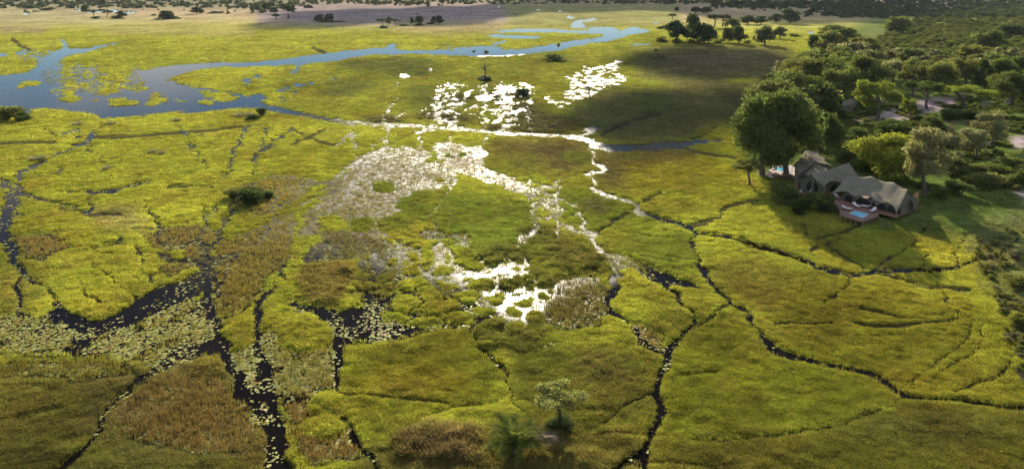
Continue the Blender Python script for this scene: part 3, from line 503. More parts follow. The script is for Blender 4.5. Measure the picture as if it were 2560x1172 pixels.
c1_ = n.new("ShaderNodeMath"); c1_.operation = 'MULTIPLY'; l.new(c0_.outputs[0], c1_.inputs[0]); l.new(cr_.outputs[0], c1_.inputs[1]); c2_ = n.new("ShaderNodeMath"); c2_.operation = 'MULTIPLY'; l.new(c1_.outputs[0], c2_.inputs[0]); l.new(cal.outputs[0], c2_.inputs[1])
l.new(mr.outputs[0], rm.inputs[0]); l.new(c2_.outputs[0], rm.inputs[1]); l.new(rm.outputs[0], gl.inputs["Roughness"])
n2 = node(n, "ShaderNodeTexNoise", Scale=.8, Detail=3.0); l.new(tc.outputs["Object"], n2.inputs["Vector"])
bp = node(n, "ShaderNodeBump", Strength=.12, Distance=.085); bs_ = n.new("ShaderNodeMapRange"); bs_.inputs[1].default_value = .45; bs_.inputs[2].default_value = 1.0; bs_.inputs[3].default_value = .05; bs_.inputs[4].default_value = 1.0; l.new(c2_.outputs[0], bs_.inputs[0]); l.new(bs_.outputs[0], bp.inputs["Strength"]); l.new(n2.outputs[0], bp.inputs["Height"]); l.new(bp.outputs[0], gl.inputs["Normal"])
ms_ = n.new("ShaderNodeMixShader"); l.new(fr.outputs[0], ms_.inputs[0]); l.new(df.outputs[0], ms_.inputs[1]); l.new(gl.outputs[0], ms_.inputs[2]); 
# olive cover, added to break the sun glint into small mirrors
n3 = node(n, "ShaderNodeTexNoise", Scale=.75, Detail=6.0, Roughness=.62); l.new(tc.outputs["Object"], n3.inputs["Vector"])
wd_ = n.new("ShaderNodeMapRange"); wd_.interpolation_type = 'SMOOTHSTEP'; wd_.inputs[1].default_value = .43; wd_.inputs[2].default_value = .60; wd_.inputs[3].default_value = 0; wd_.inputs[4].default_value = .95; l.new(n3.outputs[0], wd_.inputs[0])
mk_ = n.new("ShaderNodeMapRange"); mk_.interpolation_type = 'SMOOTHSTEP'; mk_.inputs[1].default_value = .35; mk_.inputs[2].default_value = .9; l.new(c2_.outputs[0], mk_.inputs[0])
wm_ = n.new("ShaderNodeMath"); wm_.operation = 'MULTIPLY'; l.new(wd_.outputs[0], wm_.inputs[0]); l.new(mk_.outputs[0], wm_.inputs[1])
glint_cover = n.new("ShaderNodeBsdfDiffuse"); glint_cover.inputs[0].default_value = (.135, .120, .040, 1); m3 = n.new("ShaderNodeMixShader"); l.new(wm_.outputs[0], m3.inputs[0]); l.new(ms_.outputs[0], m3.inputs[1]); l.new(glint_cover.outputs[0], m3.inputs[2]); l.new(m3.outputs[0], out.inputs[0])
tag(mobj("water", water_me, m), kind="structure")
# ------------------------------------------------------------------ grass, reeds, lily pads
rng = np.random.default_rng(7)
def leaf_mat(name, attr, inst=True, trans=.45, rough=.6, gloss=0.0, vary=.25):
    m, n, l = new_mat(name)
    out = n.new("ShaderNodeOutputMaterial"); at = n.new("ShaderNodeAttribute"); at.attribute_name = attr
    at.attribute_type = 'INSTANCER' if inst else 'GEOMETRY'
    c = at.outputs["Color"]
    d = n.new("ShaderNodeBsdfDiffuse"); t = n.new("ShaderNodeBsdfTranslucent"); mxs = n.new("ShaderNodeMixShader"); mxs.inputs[0].default_value = trans
    l.new(c, d.inputs[0])
    g = n.new("ShaderNodeVectorMath"); g.operation = 'MULTIPLY'; g.inputs[1].default_value = (1.25, 1.2, .8); l.new(c, g.inputs[0]); l.new(g.outputs[0], t.inputs[0])
    l.new(d.outputs[0], mxs.inputs[1]); l.new(t.outputs[0], mxs.inputs[2])
    if gloss:
        gl = node(n, "ShaderNodeBsdfGlossy", Roughness=.35); m2 = n.new("ShaderNodeMixShader"); m2.inputs[0].default_value = gloss
        l.new(mxs.outputs[0], m2.inputs[1]); l.new(gl.outputs[0], m2.inputs[2]); l.new(m2.outputs[0], out.inputs[0])
    else: l.new(mxs.outputs[0], out.inputs[0])
    return m
grass_mat = leaf_mat("grass_blades", "tint", True, .48); reed_mat = leaf_mat("reed_stems", "tint", True, .35); pad_mat = leaf_mat("lily_leaf", "tint", True, .12, gloss=.02)
def tuft(seed, nb, r, h, wd, lean, droop):
    g = np.random.default_rng(seed); V = []; Fc = []
    for i in range(nb):
        a = g.uniform(0, 2 * math.pi); rr = r * math.sqrt(g.uniform()); bx, by = rr * math.cos(a), rr * math.sin(a)
        a2 = g.uniform(0, 2 * math.pi) if rr < .3 * r else a + g.normal(0, .7)
        hh = h * g.uniform(.6, 1.1); ln = lean * g.uniform(.3, 1.2); dx, dy = math.cos(a2), math.sin(a2)
        w2 = wd * g.uniform(.7, 1.3); tw = g.uniform(0, math.pi); px, py = math.cos(tw) * w2, math.sin(tw) * w2
        b = len(V)
        V += [(bx - px, by - py, -.1), (bx + px, by + py, -.1)]
        mx_, my_ = bx + dx * ln * .4, by + dy * ln * .4
        V += [(mx_ + px * .9, my_ + py * .9, hh * .6), (mx_ - px * .9, my_ - py * .9, hh * .6)]
        tx, ty = bx + dx * ln * 1.1, by + dy * ln * 1.1
        V += [(tx + px * .25, ty + py * .25, hh * (1 - droop)), (tx - px * .25, ty - py * .25, hh * (1 - droop))]
        Fc += [(b, b + 1, b + 2, b + 3), (b + 3, b + 2, b + 4, b + 5)]
    return np.array(V), np.array(Fc)
def pad_mesh(seed):
    g = np.random.default_rng(seed); n_ = 9; V = [(0, 0, 0)]; Fc = []
    for i in range(n_):
        a = .22 + (2 * math.pi - .44) * i / (n_ - 1); r = .5 * g.uniform(.92, 1.05)
        V.append((r * math.cos(a), r * math.sin(a), .02 + .02 * math.sin(3 * a + seed)))
    for i in range(1, n_): Fc.append((0, i, i + 1))
    return np.array(V), np.array(Fc)
def scatter(name, P3, scale, tint, variants, mat, label_kind="stuff"):
    me = bpy.data.meshes.new(name); n_ = len(P3)
    me.vertices.add(n_); me.vertices.foreach_set("co", np.asarray(P3, np.float32).ravel())
    scale = np.asarray(scale, np.float32); scale = np.stack([scale] * 3, -1) if scale.ndim == 1 else scale
    a = me.attributes.new("scl", 'FLOAT_VECTOR', 'POINT'); a.data.foreach_set("vector", scale.ravel())
    a = me.attributes.new("spin", 'FLOAT', 'POINT'); a.data.foreach_set("value", rng.uniform(0, 6.283, n_).astype(np.float32))
    a = me.attributes.new("pick", 'INT', 'POINT'); a.data.foreach_set("value", rng.integers(0, len(variants), n_).astype(np.int32))
    col_attr(me, "tint", tint)
    coll = bpy.data.collections.new(name + "_leaves")
    for i, (V, Fc) in enumerate(variants):
        vm = mesh_np(name + "_leaf", V, Fc, True); vm.materials.append(mat)
        coll.objects.link(bpy.data.objects.new(name + "_leaf%02d" % i, vm))
    ng = bpy.data.node_groups.new(name, 'GeometryNodeTree')
    ng.interface.new_socket("Geometry", in_out='INPUT', socket_type='NodeSocketGeometry'); ng.interface.new_socket("Geometry", in_out='OUTPUT', socket_type='NodeSocketGeometry')
    N, L = ng.nodes, ng.links
    gi = N.new("NodeGroupInput"); go = N.new("NodeGroupOutput"); iop = N.new("GeometryNodeInstanceOnPoints"); ci = N.new("GeometryNodeCollectionInfo")
    ci.inputs["Collection"].default_value = coll; ci.inputs["Separate Children"].default_value = True; ci.inputs["Reset Children"].default_value = True
    def na(nm, ty):
        x = N.new("GeometryNodeInputNamedAttribute"); x.data_type = ty; x.inputs["Name"].default_value = nm; return x.outputs["Attribute"]
    cx = N.new("ShaderNodeCombineXYZ"); L.new(na("spin", 'FLOAT'), cx.inputs[2])
    er = N.new("FunctionNodeEulerToRotation"); L.new(cx.outputs[0], er.inputs[0])
    m2p = N.new("GeometryNodeMeshToPoints"); L.new(gi.outputs[0], m2p.inputs["Mesh"])
    L.new(m2p.outputs[0], iop.inputs["Points"]); L.new(ci.outputs[0], iop.inputs["Instance"]); iop.inputs["Pick Instance"].default_value = True
    L.new(na("pick", 'INT'), iop.inputs["Instance Index"]); L.new(er.outputs[0], iop.inputs["Rotation"]); L.new(na("scl", 'FLOAT_VECTOR'), iop.inputs["Scale"])
    L.new(iop.outputs[0], go.inputs[0])
    o = mobj(name, me); md = o.modifiers.new("scatter", 'NODES'); md.node_group = ng
    return tag(o, kind=label_kind)
def fan_points(n_, d0, d1, u0=-120, u1=2680):
    """random places over the plain between two distances, evenly per unit of ground seen"""
    q = rng.uniform(0, 1, n_); v = (V0 + H * F / d0) * (1 - q) + (V0 + H * F / d1) * q
    y = H * F / (v - V0); x = y * (rng.uniform(u0, u1, n_) - U0) / F
    return x, y
NG = 860000
x, y = fan_points(NG, 61, 900, -330, 2890)
s = survey(x, y)
inreed = (s['water'] >= .45) & (s['reed'] > .25) & (rng.uniform(0, 1, NG) < .22 * fbm(x / 5., y / 6., 171, 3))
keep = (((s['water'] < .45) & (rng.uniform(0, 1, NG) > .6 * sstep(.05, .42, s['w']))) | inreed) & (s['bare'] < .4) & (rng.uniform(0, 1, NG) > np.clip(s['path'] * 2.2 - .2, 0, .97)) & (rng.uniform(0, 1, NG) > .45 * s['land'])
x, y = x[keep], y[keep]; s = {k_: v_[keep] for k_, v_ in s.items()}
wid = np.clip(y / 150., .75, 3.0) * rng.uniform(.7, 1.3, len(x))
pat = fbm(x / 6., y / 8., 151, 3); brn = sstep(.55, .68, fbm(x / 11., y / 15., 161, 3))
hgt = s['h'] * (.55 + .95 * pat) * rng.uniform(.6, 1.35, len(x)) * np.clip((y / 150.) ** .35, .9, 1.5) * (1 - .35 * s['land']) * (1 - .5 * np.clip(s['path'] * 1.5, 0, 1))
near_w = sstep(-.25, .42, s['w']); hgt *= 1 - .5 * near_w
size = np.stack([wid, wid, hgt], -1)
tint = s['col'] * (rng.uniform(.66, 1.42, len(x)) * (.78 + .5 * fbm(x / 1.5, y / 1.9, 211, 2)))[:, None] * rng.normal(1, .05, (len(x), 3))
sedge = rng.uniform(0, 1, len(x)) < .40 * brn
tint[sedge] *= np.array([.80, .72, .9])
hgt_boost = np.where(sedge, 1.25, 1.0); size[:, 2] *= hgt_boost
straw = rng.uniform(0, 1, len(x)) < .05
tint[straw] = np.array([.34, .26, .11]) * rng.uniform(.6, 1.1, (straw.sum(), 1))
scatter("marsh_grass", np.stack([x, y, np.maximum(s['z'] - .05, -.1)], -1), size, np.clip(tint, .004, .6), [tuft(k_, 16, .42, .62, .035, .30, .12) for k_ in range(5)], grass_mat)
# reeds standing in the water
NR = 520000
x, y = fan_points(NR, 61, 420, -330, 2890)
s = survey(x, y)
dens = s['reed'] * (.35 + .9 * fbm(x / 2.2, y / 3.0, 101, 3)) * sstep(.25, .6, fbm(x / 6., y / 8., 111, 3) + s['reed'] * .45)
keep = (s['water'] > .5) & (rng.uniform(0, 1, NR) < dens)
x, y = x[keep], y[keep]; s = {k_: v_[keep] for k_, v_ in s.items()}
tint = s['rcol'] * rng.uniform(.65, 1.3, (len(x), 1)) * rng.normal(1, .06, (len(x), 3))
scatter("reed_bed", np.stack([x, y, np.full(len(x), 0.0)], -1), np.stack([np.clip(y / 150., .75, 2) * rng.uniform(.6, 1.15, len(x))] * 2 + [rng.uniform(.45, 1.0, len(x))], -1), np.clip(tint, .004, .6), [tuft(40 + k_, 9, .40, .62, .022, .22, .06) for k_ in range(4)], reed_mat)
# lily pads
NL = 290000
x, y = fan_points(NL, 61, 330, -330, 2400)
s = survey(x, y)
clump = sstep(.38, .56, fbm(x / 2.4, y / 3.4, 131, 4) * .78 + .16 * s['lily'])
keep = (s['w'] > .55) & (rng.uniform(0, 1, NL) < s['lily'] * 1.15 * clump + .02 * (y < 200) * (x < 40))
x, y = x[keep], y[keep]
psz = (.16 + .40 * rng.uniform(0, 1, len(x)) ** 1.6) * np.clip(y / 130., .9, 1.8)
base = np.where(rng.uniform(0, 1, (len(x), 1)) < .82, np.array([[.42, .42, .14]]), np.where(rng.uniform(0, 1, (len(x), 1)) < .5, np.array([[.20, .23, .06]]), np.array([[.36, .22, .10]])))
tint = base * rng.uniform(.7, 1.2, (len(x), 1))
pz = .015 + rng.uniform(0, .03, len(x))
app = np.where((y > 77) & (np.abs(x / y) < .63), psz / y, 0); order = np.argsort(-app); big, rest = order[:300], order[300:]
PADS = [pad_mesh(k_) for k_ in range(4)]
scatter("floating_lily_leaves", np.stack([x, y, pz], -1)[rest], psz[rest], tint[rest], PADS, pad_mat)
m, n, l = new_mat("lily_pad_leaf")
out = n.new("ShaderNodeOutputMaterial"); oi = n.new("ShaderNodeObjectInfo"); pb = n.new("ShaderNodeBsdfPrincipled"); pb.inputs["Roughness"].default_value = .7; pb.inputs["Specular IOR Level"].default_value = .15
l.new(oi.outputs["Color"], pb.inputs["Base Color"]); l.new(pb.outputs[0], out.inputs[0])
pad_me = []
for V, Fc in PADS:
    me = mesh_np("lily_pad", V, Fc, True); me.materials.append(m); pad_me.append(me)
for j, i in enumerate(big):
    o = link(bpy.data.objects.new("lily_pad", pad_me[j % 4])); o.location = (x[i], y[i], pz[i] + .01); o.scale = (psz[i],) * 3; o.rotation_euler = (0, 0, float(rng.uniform(0, 6.28))); o.color = (*np.clip(tint[i], 0, 1), 1)
    tag(o, "round pale green lily pad floating on dark water in the near lily bed", "lily pad", "nearest lily pads on the dark water")
# ------------------------------------------------------------------ trees, shrubs, tussocks, palm
def tube_np(path, radii, sides=6):
    path = np.asarray(path, float); V = []; Fc = []
    for i, (p, r) in enumerate(zip(path, radii)):
        d = path[min(i + 1, len(path) - 1)] - path[max(i - 1, 0)]; d = d / (np.linalg.norm(d) + 1e-9)
        a = np.cross(d, (0.31, 0.95, 0.02)); a /= np.linalg.norm(a) + 1e-9; b = np.cross(d, a)
        for s_ in range(sides):
            t = 2 * math.pi * s_ / sides; V.append(p + r * (math.cos(t) * a + math.sin(t) * b))
    for i in range(len(path) - 1):
        for s_ in range(sides):
            s2 = (s_ + 1) % sides; Fc.append((i * sides + s_, i * sides + s2, (i + 1) * sides + s2, (i + 1) * sides + s_))
    return np.array(V), np.array(Fc)
def join_np(parts):
    V = []; Fc = []; o = 0
    for v, f in parts: V.append(v); Fc.append(f + o); o += len(v)
    return np.concatenate(V), np.concatenate(Fc)
bark_mat = simple_mat("bark", (.13, .105, .08), .9, .35, 6.0, .6)
grey_bark = simple_mat("grey_bark", (.24, .21, .18), .9, .3, 6.0, .5)
def crown_mat(name, trans):
    m, n, l = new_mat(name)
    out = n.new("ShaderNodeOutputMaterial"); at = n.new("ShaderNodeAttribute"); at.attribute_name = "tone"; oi = n.new("ShaderNodeObjectInfo")
    mu = n.new("ShaderNodeVectorMath"); mu.operation = 'MULTIPLY'; l.new(at.outputs["Color"], mu.inputs[0]); l.new(oi.outputs["Color"], mu.inputs[1])
    d = n.new("ShaderNodeBsdfDiffuse"); t = n.new("ShaderNodeBsdfTranslucent"); mxs = n.new("ShaderNodeMixShader"); mxs.inputs[0].default_value = trans
    g = n.new("ShaderNodeVectorMath"); g.operation = 'MULTIPLY'; g.inputs[1].default_value = (1.25, 1.25, .8); l.new(mu.outputs[0], g.inputs[0]); l.new(g.outputs[0], t.inputs[0])
    l.new(mu.outputs[0], d.inputs[0]); l.new(d.outputs[0], mxs.inputs[1]); l.new(t.outputs[0], mxs.inputs[2])
    gl = node(n, "ShaderNodeBsdfGlossy", Roughness=.45); gl.inputs[0].default_value = (.8, .8, .8, 1); m2 = n.new("ShaderNodeMixShader"); m2.inputs[0].default_value = .008
    l.new(mxs.outputs[0], m2.inputs[1]); l.new(gl.outputs[0], m2.inputs[2]); l.new(m2.outputs[0], out.inputs[0])
    return m
leaves_mat = crown_mat("leaves", .46)
def leaf_cards(g, pos, size, tone):
    n_ = len(pos)
    a = g.normal(size=(n_, 3)); a /= np.linalg.norm(a, axis=1, keepdims=True)
    b = g.normal(size=(n_, 3)); b -= (b * a).sum(1, keepdims=True) * a; b /= np.linalg.norm(b, axis=1, keepdims=True)
    L = size[:, None] * .5; W = L * .62
    V = np.stack([pos - a * L, pos + b * W, pos + a * L, pos - b * W], 1).reshape(-1, 3)
    Fc = np.arange(n_ * 4).reshape(-1, 4)
    return V, Fc, np.repeat(tone, 4, 0)
def make_tree(seed, kind, nleaf, lsize):
    """unit tree: height 1, crown about 1 wide"""
    g = np.random.default_rng(seed); lobes = []
    if kind == 'dome':
        for i in range(34):
            a = g.uniform(0, 6.283); q = g.uniform(0, 1) ** .85; r = .40 * math.sqrt(g.uniform(.05, 1)) * (1.08 - .62 * q * q); lobes.append((r * math.cos(a), r * math.sin(a), .20 + .66 * q + g.normal(0, .02), g.uniform(.10, .19)))
        base = .22
    elif kind == 'loose':
        for i in range(17):
            a = g.uniform(0, 6.283); q = g.uniform(0, 1); r = .40 * math.sqrt(g.uniform(.1, 1)) * (1.0 - .55 * abs(q - .35)); lobes.append((r * math.cos(a), r * math.sin(a), .32 + .58 * q, g.uniform(.08, .16)))
        base = .25
    elif kind == 'umbrella':
        for i in range(18):
            a = g.uniform(0, 6.283); r = .42 * math.sqrt(g.uniform(.02, 1)); lobes.append((r * math.cos(a), r * math.sin(a), .86 - .5 * r * r - g.uniform(0, .14), g.uniform(.09, .14)))
        base = .42
    else:                                                              # bush
        for i in range(14):
            a = g.uniform(0, 6.283); q = g.uniform(0, 1); r = .36 * math.sqrt(g.uniform(0, 1)) * (1 - .4 * q); lobes.append((r * math.cos(a), r * math.sin(a), .12 + .62 * q, g.uniform(.14, .24)))
        base = .05
    lobes = np.array(lobes); w = lobes[:, 3] ** 2; w /= w.sum()
    k_ = g.choice(len(lobes), nleaf, p=w)
    d = g.normal(size=(nleaf, 3)); d /= np.linalg.norm(d, axis=1, keepdims=True)
    rad = lobes[k_, 3] * (1 - .55 * g.uniform(0, 1, nleaf) ** 2.2) * (1 + .16 * g.normal(size=nleaf))
    sq = np.array([1.05, 1.05, .62 if kind == 'umbrella' else .8])
    pos = lobes[k_, :3] + d * rad[:, None] * sq
    pos[:, 2] = np.maximum(pos[:, 2], .01)
    lt = g.uniform(.60, 1.32, len(lobes))
    tone = (lt[k_] * g.uniform(.72, 1.28, nleaf))[:, None] * (1 + g.normal(0, .05, (nleaf, 3)))
    V, Fc, T = leaf_cards(g, pos, lsize * g.uniform(.6, 1.4, nleaf), tone)
    cme = mesh_np("crown_" + kind, V, Fc); col_attr(cme, "tone", T); cme.materials.append(leaves_mat)
    parts = []
    if kind == 'bush':
        for i in range(7):
            lb = lobes[i, :3]; parts.append(tube_np([(lb[0] * .1, lb[1] * .1, -.04), lb * (.5, .5, .5), lb], [.022, .016, .006], 5))
    else:
        bend = g.normal(0, .03, (4, 2)); top = .55 if kind != 'umbrella' else .6
        tp = [np.array((bend[i, 0] * i / 2, bend[i, 1] * i / 2, -.05 + (top + .05) * i / 3)) for i in range(4)]
        parts.append(tube_np(tp, [.042, .032, .026, .014], 8))
        for i in range(min(11, len(lobes))):
            f = g.uniform(.45, .95); s0 = tp[1] * (1 - f) + tp[3] * f; lb = lobes[i, :3]
            mid = s0 * .5 + lb * .5 + np.array((0, 0, -.03)); parts.append(tube_np([s0, mid, lb], [.016, .011, .004], 5))
    V, Fc = join_np(parts)
    tme = mesh_np("trunk_" + kind, V, Fc, True); tme.materials.append(bark_mat)
    return tme, cme
def make_bare(seed, twigs, thick=.03, spread=.5, gme=None):
    """leafless tree of forking branches, unit height"""
    g = np.random.default_rng(seed); T = []; B = []
    def grow(p, d, L, r, dep):
        q = p + d * L; m_ = (p + q) / 2 + g.normal(0, L * .07, 3)
        (T if dep == 0 else B).append(tube_np([p, m_, q], [r, r * .8, r * .6], 5 if dep < 3 else 3))
        if dep >= twigs: return
        for _ in range(3 if dep > 0 else 4):
            dd = d + g.normal(0, spread, 3); dd[2] = abs(dd[2]) * .7 + .18; dd /= np.linalg.norm(dd)
            grow(q if g.uniform() > .3 else m_, dd, L * g.uniform(.6, .85), r * .58, dep + 1)
    grow(np.array((0, 0, -.03)), np.array((g.normal(0, .08), g.normal(0, .08), 1.0)), .26, thick, 0)
    V, Fc = join_np(B); zt = V[:, 2].max(); ext = np.abs(V[:, :2]).max(); V = V * np.array((zt / ext * .5, zt / ext * .5, 1)); T = [(v_ * np.array((1.0, 1.0, 1)), f_) for v_, f_ in T]; tme = mesh_np("bare_trunk", join_np(T)[0] / zt, join_np(T)[1], True); bme = mesh_np("bare_branches", V / zt, Fc, True)
    for x_ in (tme, bme): x_.materials.append(gme or grey_bark)
    return tme, bme
BIG = {'dome': [make_tree(s_, 'dome', 12000, .040) for s_ in (1, 2, 3)], 'loose': [make_tree(s_, 'loose', 6500, .038) for s_ in (4, 5, 6)],
       'umbrella': [make_tree(s_, 'umbrella', 5200, .040) for s_ in (7, 8)], 'bush': [make_tree(s_, 'bush', 3200, .075) for s_ in (9, 10, 11)]}
FAR = {'dome': [make_tree(s_, 'dome', 2200, .085) for s_ in (21, 22, 23)], 'loose': [make_tree(s_, 'loose', 1100, .085) for s_ in (24, 25)],
       'umbrella': [make_tree(s_, 'umbrella', 1000, .085) for s_ in (27, 28)], 'bush': [make_tree(s_, 'bush', 420, .15) for s_ in (29, 30, 31)]}
TWIG = make_bare(51, 5, .02, .55); BARE = make_bare(52, 5, .035, .42)
CG = dict(dark=(.055, .075, .022), mid=(.085, .105, .030), olive=(.110, .120, .038), grey=(.150, .150, .075), bright=(.150, .175, .030), yellow=(.165, .175, .024), far=(.045, .062, .030), farm=(.070, .085, .035), brown=(.16, .115, .075), pale=(.135, .14, .032), scrub=(.100, .115, .030))
CG = {k_: tuple(min(.5, q * 1.36) for q in v_) for k_, v_ in CG.items()}
trng = random.Random(5)
def gz(x, y): return float(survey(np.array([x]), np.array([y]))['z'][0])
def plant(name, u, v, hp, wp, kind, colr, label, cat=None, group=None, far=None, parts=True):
    z = 0.0; p = P(u, v, .3); hm, wm = hp * p.y / F, wp * p.y / F
    far = (p.y > 420) if far is None else far
    src = trng.choice((FAR if far else BIG)[kind])
    z = max(gz(p.x, p.y), -.1) - .02
    c = CG[colr] if isinstance(colr, str) else colr; jit = trng.uniform(.88, 1.12)
    colour = (c[0] * jit * trng.uniform(.95, 1.05), c[1] * jit, c[2] * jit * trng.uniform(.9, 1.1), 1)
    isl = 1.22 if (u > 1840 and v > 95 and kind != 'bush') else 1.0
    sc = (wm * (1.2 if colr == 'yellow' else 1.14) * isl, wm * 1.14 * isl * trng.uniform(.85, 1.1), hm * (1.12 if isl > 1 else 1.03))
    rz = trng.uniform(0, 6.283)
    if parts:
        r = empty(name, (p.x, p.y, z), rz, sc)
        t = link(bpy.data.objects.new("trunk" if kind != 'bush' else "stems", src[0]), r); cr = link(bpy.data.objects.new("crown", src[1]), r); cr.color = colour
    else:
        r = link(bpy.data.objects.new(name, src[1])); r.location = (p.x, p.y, z); r.rotation_euler = (0, 0, rz); r.scale = sc; r.color = colour
    return tag(r, label, cat or ('shrub' if kind == 'bush' else 'tree'), group)
